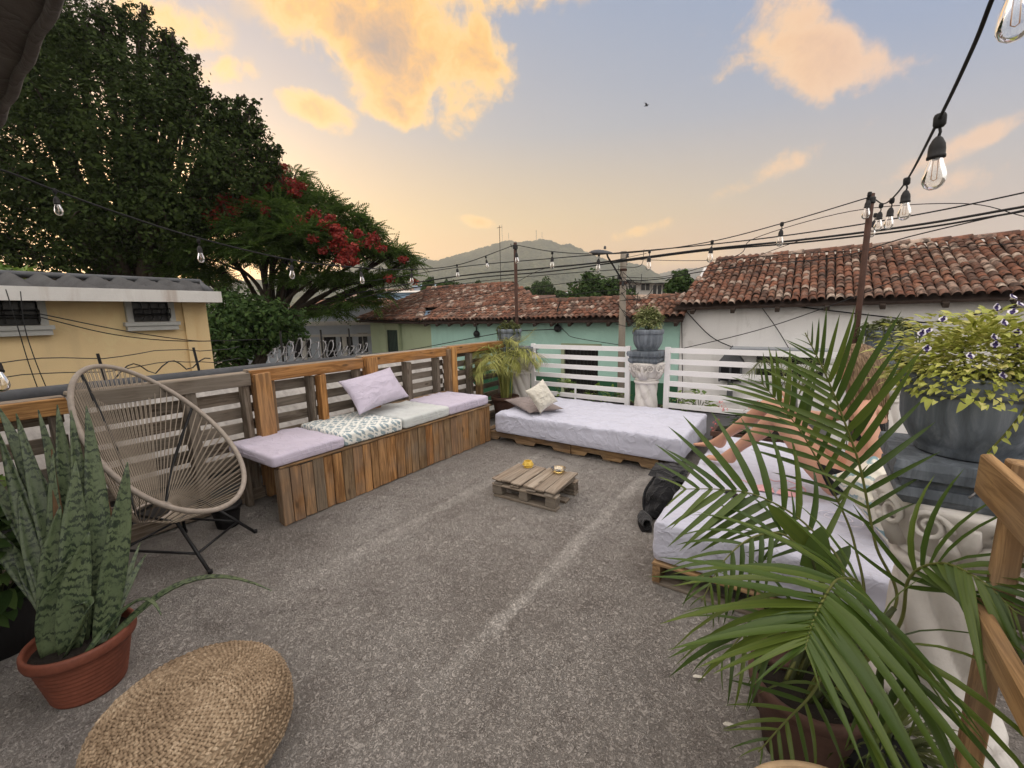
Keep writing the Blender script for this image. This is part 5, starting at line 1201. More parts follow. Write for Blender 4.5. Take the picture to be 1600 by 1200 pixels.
def railing(x0, x1, y, label, mids=()):
    t = thing('railing', label, 'railing', (x0, y, 0), group='white railing panels'); L = x1-x0
    for x in (.03, L-.03): part('post', MB().box((x-.03, -.02, 0), (x+.03, .02, 1.075)), M['white_metal'], t)
    for k in range(6): z = 1.065-.133*k; part('rail', MB().box((.0601, -.015, z-.058), (L-.0601, .015, z)), M['white_metal'], t)
    part('base_plate', MB().box((0, -.05, 0.002), (.12, .05, .012)).box((L-.12, -.05, 0.002), (L, .05, .012)), M['white_metal'], t)
    for x in mids: part('stile', MB().box((x-.012, -.028, .2), (x+.012, -.0155, .53)), M['white_metal'], t)
    return t
railing(-3.30, -1.825, 5.20, 'white five gap railing panel left of the middle column', (.72,)); railing(-1.40, .38, 5.20, 'white railing panel right of the middle column behind the palm', (.95,))
for x, lab in ((-3.62, 'dark iron post in the far corner carrying the string lights'), (.372, 'rusty iron post by the right urn carrying the string lights')):
    t = thing('light_post', lab, 'post', (x, 5.30, 0)); part('tube', MB().tube([(0, 0, 0), (0, 0, 2.53)], .026, 10), M['rust'], t, True); part('foot_plate', MB().box((-.07, -.07, .001), (.07, .07, .01)), M['rust'], t); part('hook', MB().tube([(0, -.02, 2.47), (-.03, -.06, 2.47), (-.03, -.07, 2.51)], .006, 5).lathe([(.03, 2.44), (.036, 2.45), (.036, 2.49), (.03, 2.5)], 10), M['black_metal'], t)
# planter with greenery outside the rail
pt = thing('planter', 'long low concrete planter at the foot of the white railing', 'planter', (-1.5, 5.38, 0))
part('trough', MB().box((-1.75, -.10, .002), (1.75, .10, .30)), M['greyplaster'], pt); part('soil', MB().box((-1.70, -.08, .301), (1.70, .08, .315)), M['soil'], pt)
for i, (px, py, s, lab, m_) in enumerate(((885, 612, 1.0, 'light green leafy plant behind the cream pillow', 'green'), (930, 622, .8, 'lower leafy plant behind the middle of the far daybed', 'green'), (958, 612, .7, 'small yellow green sprig left of the middle column', 'green'), (1058, 622, .9, 'leafy plant just right of the middle column', 'green'), (1092, 628, .9, 'leafy plant beside the far mattress end', 'green'), (975, 628, .6, 'small leaf clump at the foot of the middle column', 'green'))):
    p = aty(px, py, 5.36); leafy('leafy_plant', lab, 'plant', (p.x, 5.36, .33), 0, .15*s, .22*s, m_, .085*s, .052*s, 40+i, 46, low=-.1, group='green plants in the planter')
rbx = aty(1150, 660, 4.72)
rp = thing('flower_box', 'dull red flower box with red geraniums beyond the near daybed', 'planter', (-.22, 4.62, 0))
part('box', MB().box((-.50, -.11, .002), (.42, .11, .30)).box((-.52, -.13, .255), (.44, .13, .302)), M['old_terracotta'], rp); part('soil', MB().box((-.48, -.1, .303), (.40, .1, .315)), M['soil'], rp)
gt, gsp = leafy('geranium', 'geranium with pink and red flower heads in the flower box', 'plant', (-.27, 4.62, .33), 160, .33, .16, 'bushleaf', .05, .045, 61, 60, low=-.1)
for px, py, m_ in ((1132, 637, 'petal'), (1126, 632, 'petal'), (1175, 636, 'petal'), (1168, 640, 'red'), (1182, 632, 'petal'), (1120, 660, 'petal'), (1115, 672, 'petal'), (1190, 640, 'red')):
    p = aty(px, py, 4.55)-V((-.27, 4.62, .33)); mb = MB()
    for q in range(14):
        d = V((rr.gauss(0, 1), rr.gauss(0, 1), rr.gauss(0, 1))).normalized(); mx = frame(p+d*.022, d, (0, 0, 1)) @ MX.Scale(.026, 4); mb.add([mx @ v.co for v in LT.vertices], [tuple(f.vertices) for f in LT.polygons])
    part('flower_head', mb, M[m_], gt, True)

# ------------------------------------------------------------------ string lights
def bulb(p, s, label, tilt=0., n=None):
    t = thing('light_bulb', label, 'bulb', mx=MX.Translation(p) @ MX.Rotation(tilt, 4, 'Y') @ MX.Scale(s, 4), group='clear bulbs on the string lights')
    part('cord', MB().lathe([(.014, .012), (.017, .004), (.017, -.022), (.012, -.03)], 8).tube([(0, 0, -.025), (.004, 0, -.045), (.0, 0, -.066)], .0045, 5), M['cable'], t, True)
    part('socket', MB().lathe([(.006, -.058), (.013, -.066), (.021, -.084), (.023, -.10), (.023, -.118), (.025, -.12), (.025, -.128), (.020, -.13)], 14), M['rubber'], t, True)
    part('glass', MB().lathe([(.018, -.128), (.020, -.14), (.028, -.165), (.032, -.185), (.031, -.203), (.024, -.219), (.012, -.228), (.001, -.230)], 18, cap=False), M['bulb'], t, True)
    part('filament', MB().tube([(-.006, 0, -.13), (-.007, 0, -.195), (0, 0, -.20), (.007, 0, -.195), (.006, 0, -.13)], .0013, 4), M['filament'], t, True)
    return t
def string(pts, label, r=.0055): return wire(catmull(pts, 10), r, label, 6, name='string_light_cable', cat='light string')
XL = -3.6
lp = [(-160, 222), (0, 265), (85, 297), (200, 338), (310, 372), (455, 406), (560, 418), (640, 421), (715, 414), (760, 400), (806, 383)]
string([atx(x, y, XL) if i < 9 else atx(x, y, XL).lerp(V((-3.62, 5.28, 2.50)), (.5, 1.)[i-9]) for i, (x, y) in enumerate(lp)], 'string light cable sagging along the fence from the canopy to the corner post')
for (px, py), lab in zip(((85, 297), (310, 375), (455, 406), (563, 418), (643, 421), (714, 414), (759, 401)), ('nearest clear bulb over the yellow house roof edge', 'clear bulb hanging before the dark broadleaf tree foliage', 'clear bulb hanging in front of the flame tree branches', 'clear bulb hanging before the flame tree lower leaves', 'clear bulb at the right edge of the flame tree', 'clear bulb above the left slope of green house roof', 'last clear bulb before the corner iron post on the fence string')):
    bulb(atx(px, py, XL if px < 750 else XL), .62 if px < 100 else .68, lab, rng.uniform(-.2, .2))
string([V((-3.62, 5.28, 2.50))]+[aty(x, y, 5.29) for x, y in ((863, 393), (936, 397), (1015, 392), (1113, 377), (1222, 349))]+[V((.372, 5.28, 2.50))], 'string light cable between the two iron posts')
for (px, py), lab in zip(((806, 388), (863, 394), (936, 397), (1015, 392), (1113, 377), (1222, 349), (1359, 302)), ('clear bulb hanging right on the corner iron post', 'first clear bulb right of the corner iron post', 'clear bulb just under the street lamp head', 'clear bulb just right of the utility pole top', 'clear bulb above the left end of the white house roof', 'clear bulb alone against sky above the middle of tile roof', 'clear bulb tucked against the left of the rusty post top')):
    bulb(aty(px, py, 5.24), .98, lab, rng.uniform(-.12, .12))
sr = [V((.372, 5.28, 2.50)), at(1378, 318, 3.9), at(1392, 312, 3.1), at(1418, 280, 2.35), at(1468, 185, 1.42), at(1520, 75, 1.10), at(1553, -8, .98), at(1606, -128, .88), at(1660, -260, .8)]
string(sr, 'string light cable rising from the rusty post toward the canopy', .0052)
for p, s, lab in ((at(1368, 335, 4.2), .95, 'clear bulb hanging directly right of the rusty post'), (at(1377, 320, 3.7), .95, 'dark socketed bulb low beside the rusty post'), (at(1394, 312, 3.1), .9, 'second bulb hanging close right of the rusty post'), (at(1417, 281, 2.3), .92, 'bulb a step closer above the right end of tile roof'), (at(1469, 184, 1.42), 1.0, 'large bulb hanging free in the sky at upper right'), (at(1600, -112, .90), .95, 'nearest bulb cut off by the top right corner')):
    bulb(p, s, lab, rng.uniform(-.06, .10))
b0 = at(-14, 545, 2.0)
bulb(b0, .95, 'bulb on a low cord at the left edge below yellow house window', -.45)
string([at(-200, 480, 1.6), at(-60, 530, 1.9), b0, at(-40, 600, 2.3), atx(-140, 600, -3.7)], 'cord of the low bulb at the left edge')
# ------------------------------------------------------------------ woven lounge chair
def ring_pt(t, k=1.):
    cx, cy, cz, phi, tilt, a, b, e = -3.33, .831, .794, .318, .733, .345, .639, -.142
    f = V((cos(phi), sin(phi), 0)); w_ = V((-sin(phi), cos(phi), 0)); v = -f*cos(tilt)+V((0, 0, sin(tilt)))
    return V((cx, cy, cz))+w_*(a*k*cos(t)*(1+e*sin(t)))+v*(b*k*sin(t))
ch = thing('lounge_chair', 'beige cord lounge chair with oval ring on thin black legs', 'chair', (-3.2, .85, 0)); cl_ = V((-3.2, .85, 0))
RP = [ring_pt(2*pi*i/90)-cl_ for i in range(90)]
part('ring', MB().tube(RP, .0155, 10, closed=True), M['ring'], ch, True)
cphi = .318; fwd_ = V((cos(cphi), sin(cphi), 0)); sd_ = V((-sin(cphi), cos(cphi), 0))
hubc = atz(238, 800, .31)-cl_
mb = MB()
def small(t): return hubc+sd_*(.11*cos(t))+(-fwd_*.5+V((0, 0, .30)))*(.13*sin(t))
n = 80
for i in range(n):
    t = 2*pi*(i+.5)/n; a = ring_pt(t)-cl_; b = small(t); m_ = a.lerp(b, .55); m_ += (hubc-(V((-3.33, .831, .794))-cl_))*.07
    for off in (-.004, .004):
        d = sd_*off if abs(cos(t)) < .7 else V((0, 0, off)); mb.tube([a+d, m_+d, b+d], .0024, 4, caps=False)
tag(part('cord_web', mb, M['cord'], ch, True), kind='stuff')
part('hub_ring', MB().tube([small(2*pi*i/28) for i in range(28)], .008, 8, closed=True), M['ring'], ch, True)
mb = MB()
def near_ring(px, py):
    best = None
    for i in range(360):
        p = ring_pt(2*pi*i/360); q = p-EYE; d = q.dot(FWD); e = (800+660*q.dot(RIGHT)/d-px)**2+(600-660*q.dot(UP)/d-py)**2
        if best is None or e < best[0]: best = (e, p)
    return best[1]-cl_
for s, qx, qy in ((-1, 127, 583), (1, 296, 640)):
    top = near_ring(qx, qy)
    part('back_rod', MB().tube(catmull([top, top.lerp(hubc, .5)+V((-.03, 0, -.06)), hubc+sd_*s*.08+V((-.02, 0, -.02))], 8), .0095, 7), M['black_metal'], ch, True)
ft_ = {'a': V((-2.84, .845, 0)), 'b': V((-3.13, 1.23, 0)), 'c': V((-3.56, .95, 0)), 'd': V((-3.36, .52, 0))}
tops = {'a': V((-3.13, .80, .27)), 'b': V((-3.25, 1.0, .29)), 'c': V((-3.5, .92, .33)), 'd': V((-3.38, .66, .31))}
mid = {}
for k in 'abcd':
    a, b = tops[k]-cl_, ft_[k]-cl_; part('leg', MB().tube([a, b+V((0, 0, .004))], .0105, 8), M['black_metal'], ch, True); mid[k] = a.lerp(b, .62)
    part('foot_cap', MB().lathe([(.013, 0.001), (.014, .02), (.011, .024)], 8, c=tuple(b)), M['rubber'], ch)
for a, b in ('ab', 'bc', 'cd', 'da'): part('stretcher', MB().tube([mid[a], mid[b]], .008, 7), M['black_metal'], ch, True)
part('seat_frame', MB().tube([tops[k]-cl_ for k in 'abcd'], .009, 7, closed=True), M['black_metal'], ch, True)
# dark flower pot behind the chair
leafy_pot = thing('plant_pot', 'black plastic pot on the floor under the woven chair', 'plant pot', (-3.42, 1.17, 0))
part('pot', MB().lathe([(.07, .001), (.085, .10), (.10, .15), (.105, .15), (.105, .165), (.09, .165), (.08, .12)], 24), M['rubber'], leafy_pot, True)

# ------------------------------------------------------------------ snake plant
sp_c = V((-2.36, .235, 0))
st = thing('snake_plant', 'tall banded snake plant in a ribbed terracotta pot', 'plant', sp_c)
PS = .83
prof = [(.135, .001)]
for i in range(30): z = .01+.205*i/29; prof.append((.138+.048*(z/.215)+.0022*sin(i*pi/1.5), z))
prof += [(.19, .218), (.205, .222), (.209, .235), (.208, .262), (.203, .272), (.192, .272), (.186, .255), (.183, .22)]
part('pot', MB().lathe([(r*PS, z*.90) for r, z in prof], 56), M['terracotta'], st, True)
part('soil', MB().lathe([(.001, .212), (.08, .209), (.152, .203)], 24, cap=False), M['soil'], st, True)
def strap(name, base, tip, wd_, m_, ctrl=None, face=None, twist=.5, seed=0, cup=.35):
    """an upright sword leaf, modelled from base to tip in its own space with z along the leaf"""
    base, tip = V(base), V(tip); ctrl = V(ctrl) if ctrl is not None else base.lerp(tip, .5)+V((0, 0, .04))
    n = 12; L = (tip-base).length; ax = (tip-base).normalized()
    mx = frame(base, ax, (0, -1, .1)) @ MX.Rotation(pi/2, 4, 'Y')          # local z -> axis
    inv = mx.inverted(); vs = []
    r_ = random.Random(seed)
    fx = V(face) if face is not None else (EYE-base)
    for i in range(n+1):
        u = i/n; p = base*(1-u)**2+ctrl*2*u*(1-u)+tip*u*u; tg = ((ctrl-base)*(1-u)+(tip-ctrl)*u).normalized()
        sd = tg.cross(fx).normalized(); nn = sd.cross(tg); q = twist*(u-.4)+.15*sin(u*5+seed); s_ = sd*cos(q)+nn*sin(q); nn = s_.cross(tg)
        w_ = wd_*.5*(.62+.38*sin(pi*min(1, u*1.25)**.8))*(1-max(0, (u-.55)/.45)**2.2)**.9 if i < n else .0008
        for j, k in enumerate((-1, -.5, 0, .5, 1)):
            vs.append(inv @ (p+s_*(w_*k)-nn*(cup*w_*(1-abs(k)**2))))
        
    fs = [(i*5+j, i*5+j+1, i*5+5+j+1, i*5+5+j) for i in range(n) for j in range(4)]
    vs2 = [v+V((0, 0, 0)) for v in vs]
    me = MB().add(vs2, fs).mesh('leaf', m_, True)
    o = new(name, me, st, MX.Translation(-sp_c) @ mx); sm = o.modifiers.new('thickness', 'SOLIDIFY'); sm.thickness = .003; return o
def sb(dx, dy): return sp_c+V((dx*.8, dy*.8, .195))
def tipat(x, y, d): return at(x, y, d)
D0 = (sp_c-EYE).dot(FWD)
SL = [(90, 632, -.05, .02, .075), (111, 641, -.01, .05, .062), (135, 634, .03, .08, .075), (25, 646, -.10, .0, .06), (-2, 676, -.12, -.04, .062), (-4, 632, -.10, .06, .075), (82, 710, -.06, -.05, .05), (199, 722, .10, .06, .075), (160, 700, .07, .1, .05), (60, 640, -.09, .05, .055), (50, 735, -.07, -.03, .08), (118, 720, .02, -.02, .085), (150, 760, .06, -.01, .07), (30, 770, -.12, -.06, .06), (95, 790, -.02, -.09, .085), (60, 850, -.08, -.10, .075), (140, 830, .05, -.06, .085), (112, 870, .0, -.12, .08), (170, 840, .09, -.02, .07), (20, 850, -.14, -.05, .05), (185, 870, .12, -.01, .05), (-30, 720, -.14, .02, .06), (-60, 780, -.15, -.02, .06)]
SL = [q for i, q in enumerate(SL) if i not in (8, 10, 12, 15, 18, 20)]
for i, (x, y, dx, dy, wd_) in enumerate(SL):
    b = sb(dx*.9, dy*.9); d = D0+(dy*.8-dx*.5)*.9
    tp = tipat(x, y, d); strap('leaf', b, tp, wd_*1.12, M['snake'], b.lerp(tp, .5)+V((dx*.3, dy*.3, .05)), None, rng.uniform(-.9, .9), i, .3)
strap('leaf', sb(.12, .06), at(424, 922, 1.72), .045, M['snake'], at(290, 855, 1.95), (0, 0, 1), .5, 41, .5)
strap('leaf', sb(.13, -.02), at(252, 960, 1.72), .03, M['snake'], at(225, 890, 1.85), (0, 0, 1), .4, 42, .5)
strap('leaf', sb(.05, -.08), at(98, 962, 1.70), .055, M['snake'], at(170, 890, 1.68), (0, 0, 1), .3, 43, .4)
strap('leaf', sb(.12, .08), at(219, 848, 2.02), .028, M['snake'], None, None, .3, 44); strap('leaf', sb(.12, .04), at(228, 866, 1.98), .034, M['snake'], None, None, .3, 45); strap('leaf', sb(.1, .09), at(200, 838, 2.05), .03, M['snake_dry'], None, None, .3, 46)
strap('leaf', sb(-.02, -.03), at(80, 702, D0), .035, M['snake_dry'], None, None, .6, 47)
strap('dry_leaf', sb(.1, .1), at(165, 770, 2.15), .03, M['snake_dry'], at(185, 850, 2.1), None, .6, 48)
dp, _ = leafy('potted_plant', 'dark bushy potted plant with a few yellowish leaves at the left edge', 'plant', (-2.98, .06, .42), 330, .26, .30, 'bushleaf', .12, .06, 71, 60, low=-.6)
part('pot', MB().lathe([(.10, -.419), (.14, -.2), (.15, -.17), (.14, -.17), (.12, -.2)], 24), M['rubber'], dp, True)
for i in range(7):
    p = at(2+i*4, 745+(i*37) % 60, 2.3)-V((-2.98, .06, .42)); new('bright_leaf', leaf_mesh('leaf', M['green'], .10, .05), dp, frame(p, (rng.uniform(-1, 1), -.5, .3), (0, -.5, 1)))

# ------------------------------------------------------------------ braided straw poufs
def pouf(label, c, R_, H_, turns, seed, rz=0.):
    """a spiral of braided straw; every braid stitch is a small lump of the rope"""
    t = thing('pouf', label, 'pouf', c, rz); zc = H_*.5
    def prof(s):                                   # s 0..1 along top from centre, then down the side
        if s < .62:
            r = R_*.80*s/.62; z = H_-.045*(s/.62)**2.2; return r, z
        q = (.12+(s-.62)/.38*.84)*pi; return R_*.80-R_*.20*sin(.12*pi)+R_*.20*sin(q)*1.06, zc+(H_-.045-zc)*cos(q)/cos(.12*pi)
    N_ = int(turns*132); vs = []; fs = []; k = 4
    mb = MB(); st_ = .030
    P = []
    arc = 0.; ang = 0.; s = .012; LTOT = R_*.86+(H_-.04)*pi*.5*.62
    while s < 1.:
        r, z = prof(s); r_ = max(r, .006)
        P.append((r, z, ang)); d_ = .0085/r_; ang += d_; s += (.0215/(LTOT*1.0))*(d_/(2*pi))
    # two strands per rope, plaited: each stitch is an ellipsoid-like lozenge laid obliquely
    V_ = []; F_ = []
    tpl = [(-1, 0, 0), (-.45, -.62, .55), (.45, -.62, .55), (1, 0, .1), (.45, .62, .75), (-.45, .62, .75), (0, 0, 1.0), (0, -.9, -.2), (0, .9, -.1)]
    tf = [(0, 1, 6), (1, 2, 6), (2, 3, 6), (3, 4, 6), (4, 5, 6), (5, 0, 6), (0, 7, 1), (1, 7, 2), (2, 7, 3), (3, 8, 4), (4, 8, 5), (5, 8, 0)]
    rr_ = random.Random(seed)
    for i in range(2, len(P)-2, 1):
        r, z, a = P[i]; r2, z2, a2 = P[i+1]
        p = V((r*cos(a), r*sin(a), z)); q = V((r2*cos(a2), r2*sin(a2), z2)); tg = (q-p).normalized()
        radial = V((cos(a), sin(a), 0)); dz = (prof(min(1, i/len(P)+.002)))
        # outward normal of the profile
        u = V((r/R_*.35*cos(a), r/R_*.35*sin(a), 1.)) if z > H_-.05 else V((cos(a)*R_*.20, sin(a)*R_*.20, (z-zc)*(R_*.20)/((H_-.045-zc))**1.)).normalized()
        u.normalize(); w_ = tg.cross(u).normalized(); side = 1 if i % 2 else -1
        ax = (tg*.86+w_*side*.55).normalized(); wv = u.cross(ax); c0 = p+w_*side*.0050
        l_, b_, h_ = .0118*rr_.uniform(.85, 1.25), .0052*rr_.uniform(.85, 1.2), .0058*rr_.uniform(.7, 1.5)
        o = len(V_)
        for x, y, zz in tpl: V_.append(c0+ax*(x*l_)+wv*(y*b_)+u*(zz*h_))
        F_ += [tuple(j+o for j in f) for f in tf]
    core = MB(); core.lathe([(max(.001, prof(j/60)[0]-.002), prof(j/60)[1]-.003) for j in range(61)][::-1], 64)
    part('cushion_core', core, M['straw'], t, True)
    me = np_mesh('braid', np.array([tuple(v) for v in V_]), np.array(F_), M['straw'], False)
    tag(new('braid', me, t), kind='stuff'); return t
pouf('round braided straw pouf at the bottom left', (-1.60, .375, 0), .305, .30, 18, 5, .4)
ww = thing('side_stool', 'round cane edged stool just peeping in at the bottom edge', 'stool', tuple(atz(1246, 1187, .43).xy-V((0.03, .0)).normalized()*0)+(0,))
sc_ = atz(1246, 1187, .43); ww.matrix_basis = MX.Translation((sc_.x+.10, sc_.y-.19, 0))
part('seat', MB().lathe([(.001, .40), (.20, .40), (.205, .41), (.205, .425), (.195, .432), (.001, .434)], 48, cap=False), M['rattan_edge'], ww, True)
part('edge_band', MB().tube([(.207*cos(2*pi*i/48), .207*sin(2*pi*i/48), .416) for i in range(48)], .014, 8, closed=True), M['rattan_edge'], ww, True)
for q in range(3): a = q*2.094+.3; part('leg', MB().tube([(.13*cos(a), .13*sin(a), .40), (.17*cos(a), .17*sin(a), .002)], .014, 8), M['honey'], ww, True)

# ------------------------------------------------------------------ wooden frame at the right edge
cx, cy, cz = .398, 1.43, 1.145
wf = thing('bar_table', 'raw wooden bar table frame cut off by the right edge', 'table', (cx, cy, 0))
WX, WY = .50, 1.15
for dx in (.02, WX-.02):
    for dy in (-.025, -WY+.025): plank('leg', wf, (dx, dy, (cz-.003)/2-.0), (0, 0, 1), (cz-.004, .045, .036), M['honey'], (0, -1, 0), 2)
for dx in (-.021, WX+.021): plank('side_rail', wf, (dx, -WY/2+.02, cz-.055), (0, 1, 0), (WY+.05, .10, .022), M['honey'], (1, 0, 0), 3)
for dy in (.012, -WY-.012): plank('end_rail', wf, (WX/2, dy, cz-.055), (1, 0, 0), (WX-.004, .10, .02), M['honey'], (0, 1, 0), 4)
for dx in (-.012, WX+.012): plank('stretcher', wf, (dx, -WY/2, .76), (0, 1, 0), (WY-.03, .07, .026), M['honey'], (1, 0, 0), 5)
plank('end_stretcher', wf, (WX/2, .006, .76), (1, 0, 0), (WX-.01, .07, .02), M['grey_wood'], (0, 1, 0), 6)
for i in range(4): plank('top_board', wf, (.125+.105*i, -WY/2, cz-.012), (0, 1, 0), (WY-.03, .098, .02), M['pale_wood'], (0, 0, 1), i+1)
for i in range(4): plank('shelf_board', wf, (.08+.11*i, -WY/2, .735), (0, 1, 0), (WY-.09, .10, .018), M['grey_wood'], (0, 0, 1), i+2)
part('wire_tie', MB().tube([(-.04, .03, cz-.12), (-.02, .045, cz-.10), (.02, .05, cz-.105), (.05, .04, cz-.115)], .0035, 5), M['silver'], wf, True)

# ------------------------------------------------------------------ areca palms
LV = [leaf_mesh('leaflet', M['palm'], 1., .074, .35, d, 6, 1.8, .2) for d in (.12, .3, .55)]
def frond(parent, pts, face, n, L0, spread=.75, droop=1, t0=.12, seed=1, wmul=1., gaps=(), asym=1., r0=.006, taper=.55):
    """a rachis with leaflets down both sides; every leaflet is its own piece"""
    loc = parent.matrix_basis.translation; C_ = [p-loc for p in catmull(pts, 14)]; N_ = len(C_)
    fr = part('frond', MB().tube(C_, [r0*(1-.75*i/N_) for i in range(N_)], 6), M['rachis'], parent, True); rr = random.Random(seed)
    for i in range(n):
        u = t0+(1-t0)*(i+.5)/n; f = u*(N_-1); k = min(N_-2, int(f)); p = C_[k].lerp(C_[k+1], f-k); tg = (C_[min(N_-1, k+2)]-C_[max(0, k-1)]).normalized()
        fc = (V(face)-(p+loc)).normalized() if len(face) == 3 and abs(face[0]) < 50 else V(face[:3])
        sd = tg.cross(fc).normalized(); nm = sd.cross(tg)
        w_ = (sin(pi*min(1, (u-t0)/(1-t0)*.86+.14))**taper)
        for s in (-1, 1):
            q = spread*(1.0-.55*((u-t0)/(1-t0)))+rr.uniform(-.06, .06)
            d = (tg*cos(q*1.35)+sd*s*sin(q*1.35)+nm*rr.uniform(-.04, .16)).normalized()
            l_ = L0*w_*rr.uniform(.90, 1.08)*(asym if s > 0 else 1.)
            me = LV[min(2, max(0, droop+rr.choice((-1, 0, 0, 1))))]
            zz = (V((0, 0, 1))*.55+nm*.8) if abs(d.z) < .9 else nm
            mx = frame(p, d, zz) @ MX.Rotation(rr.uniform(-.25, .25), 4, 'X'); mx = mx @ MX.Diagonal((l_, l_*wmul*rr.uniform(.9, 1.1), l_, 1))
            new('leaflet', me, fr, mx)
    return fr
pb = V((.085, 1.56, 0))
pa = thing('areca_palm', 'big glossy areca palm in front at the right', 'palm', pb)
part('pot', MB().lathe([(.115, .001), (.15, .22), (.155, .235), (.172, .238), (.175, .27), (.165, .275), (.15, .27), (.145, .22)], 40), M['old_terracotta'], pa, True)
part('soil', MB().lathe([(.001, .245), (.148, .235)], 20, cap=False), M['soil'], pa)
cam3 = (0, 0, 1.5)
hub = [pb+V((.03, .02, .26)), pb+V((-.03, .03, .26)), pb+V((.05, -.04, .26)), pb+V((0, -.05, .26)), pb+V((.07, .02, .26)), pb+V((-.06, -.02, .26))]
def stemmed(h, *pts): return [h, h.lerp(pts[0], .5)+V((0, 0, .03))]+list(pts)
frond(pa, [hub[0], at(1398, 950, 1.42), at(1368, 850, 1.40), at(1345, 735, 1.36), at(1318, 655, 1.32), at(1290, 585, 1.29), at(1258, 520, 1.27)], cam3, 18, .265, .66, 0, .36, 1, 1.0, asym=1.25, taper=1.0)
frond(pa, [hub[1], at(1318, 905, 1.45), at(1262, 822, 1.55), at(1190, 777, 1.60), at(1130, 765, 1.62), at(1062, 764, 1.63)], cam3, 12, .36, .88, 1, .30, 2, 1.1)
frond(pa, [hub[2], at(1345, 930, 1.33), at(1312, 905, 1.22), at(1286, 938, 1.10), at(1268, 978, 1.04), at(1258, 1015, 1.0)], (EYE.x, EYE.y, 2.2), 22, .44, .92, 1, .26, 3, 1.0)
frond(pa, [hub[5], at(1290, 930, 1.5), at(1235, 842, 1.52), at(1180, 838, 1.50), at(1130, 878, 1.46), at(1096, 940, 1.43)], (EYE.x, EYE.y, 2.0), 11, .25, .8, 2, .36, 4, 1.)
frond(pa, [hub[1], at(1345, 960, 1.5), at(1335, 850, 1.56), at(1303, 770, 1.60), at(1258, 685, 1.62), at(1222, 636, 1.63), at(1188, 596, 1.64)], cam3, 13, .28, .72, 0, .45, 5, 1.1)
frond(pa, [hub[4], at(1400, 985, 1.30), at(1420, 905, 1.22), at(1468, 880, 1.12), at(1530, 905, 1.02), at(1590, 960, .96)], (EYE.x, EYE.y, 2.2), 14, .30, .72, 1, .34, 6, .95)
frond(pa, [hub[3], at(1290, 1010, 1.32), at(1230, 965, 1.30), at(1170, 985, 1.26), at(1120, 1040, 1.22)], (EYE.x, EYE.y, 2.0), 9, .25, .8, 2, .2, 7, .9)
frond(pa, [hub[2], at(1360, 1020, 1.25), at(1400, 1010, 1.12), at(1430, 1060, 1.02), at(1440, 1120, .98)], (EYE.x, EYE.y, 2.2), 9, .30, .8, 2, .2, 8, .95)
frond(pa, [hub[3], at(1285, 1050, 1.26), at(1268, 1085, 1.2), at(1225, 1130, 1.16), at(1185, 1175, 1.12)], (EYE.x, EYE.y, 2.2), 9, .19, .8, 1, .3, 9, .95)
for i, (h, q) in enumerate(zip(hub, ((1398, 950, 1.42), (1318, 905, 1.45), (1345, 930, 1.33), (1400, 985, 1.3), (1345, 960, 1.5), (1290, 930, 1.5)))): part('stem', MB().tube(catmull([h-V((0, 0, .03)), h.lerp(at(*q), .5)+V((0, 0, .02)), at(*q)] if False else [h-V((0, 0, .03))-pb+V((0, 0, 0)), h.lerp(at(*q), .5)-pb, at(*q)-pb], 5), [.013]*4+[.011]*4+[.008]*3, 7), M['rachis_dark'], pa, True)
# small broad leaved plant growing beside the palm
ol = thing('broad_leaf_plant', 'dark oval leaved shoot rising through the palm fronds', 'plant', pb+V((-.09, .14, 0)))
def oval(c, up_, L, W_):
    return leaf_mesh('leaf', M['palm'], L, W_, .12, .1, 6, 2.6, .35), frame(c, up_, EYE-V(c))
for (x0, y0, x1, y1, d, w_) in ((1272, 890, 1284, 822, 1.5, .085), (1262, 848, 1200, 788, 1.52, .06), (1290, 905, 1330, 850, 1.55, .06)):
    a, b = at(x0, y0, d), at(x1, y1, d-.02); me, mx = oval(a, b-a, (b-a).length, w_); mx.translation -= V(ol.location); new('leaf', me, ol, mx)
part('stem', MB().tube(catmull([V((0, 0, .26)), at(1290, 960, 1.52)-V(ol.location), at(1272, 885, 1.5)-V(ol.location), at(1262, 848, 1.52)-V(ol.location)], 6), .005, 6), M['rachis_dark'], ol, True)
part('pot', MB().lathe([(.07, .001), (.09, .22), (.10, .25), (.095, .26), (.08, .25)], 24), M['old_terracotta'], ol, True)
lp_, _ = leafy('fern', 'scrubby fern low beneath the palm at the bottom edge', 'plant', tuple(atz(1375, 1175, .12).xy)+(.12,), 260, .17, .13, 'trail', .09, .012, 83, 40, low=-.3)
part('pot', MB().lathe([(.08, -.119), (.11, -.02), (.115, .0), (.10, .0)], 24), M['rubber'], lp_, True)
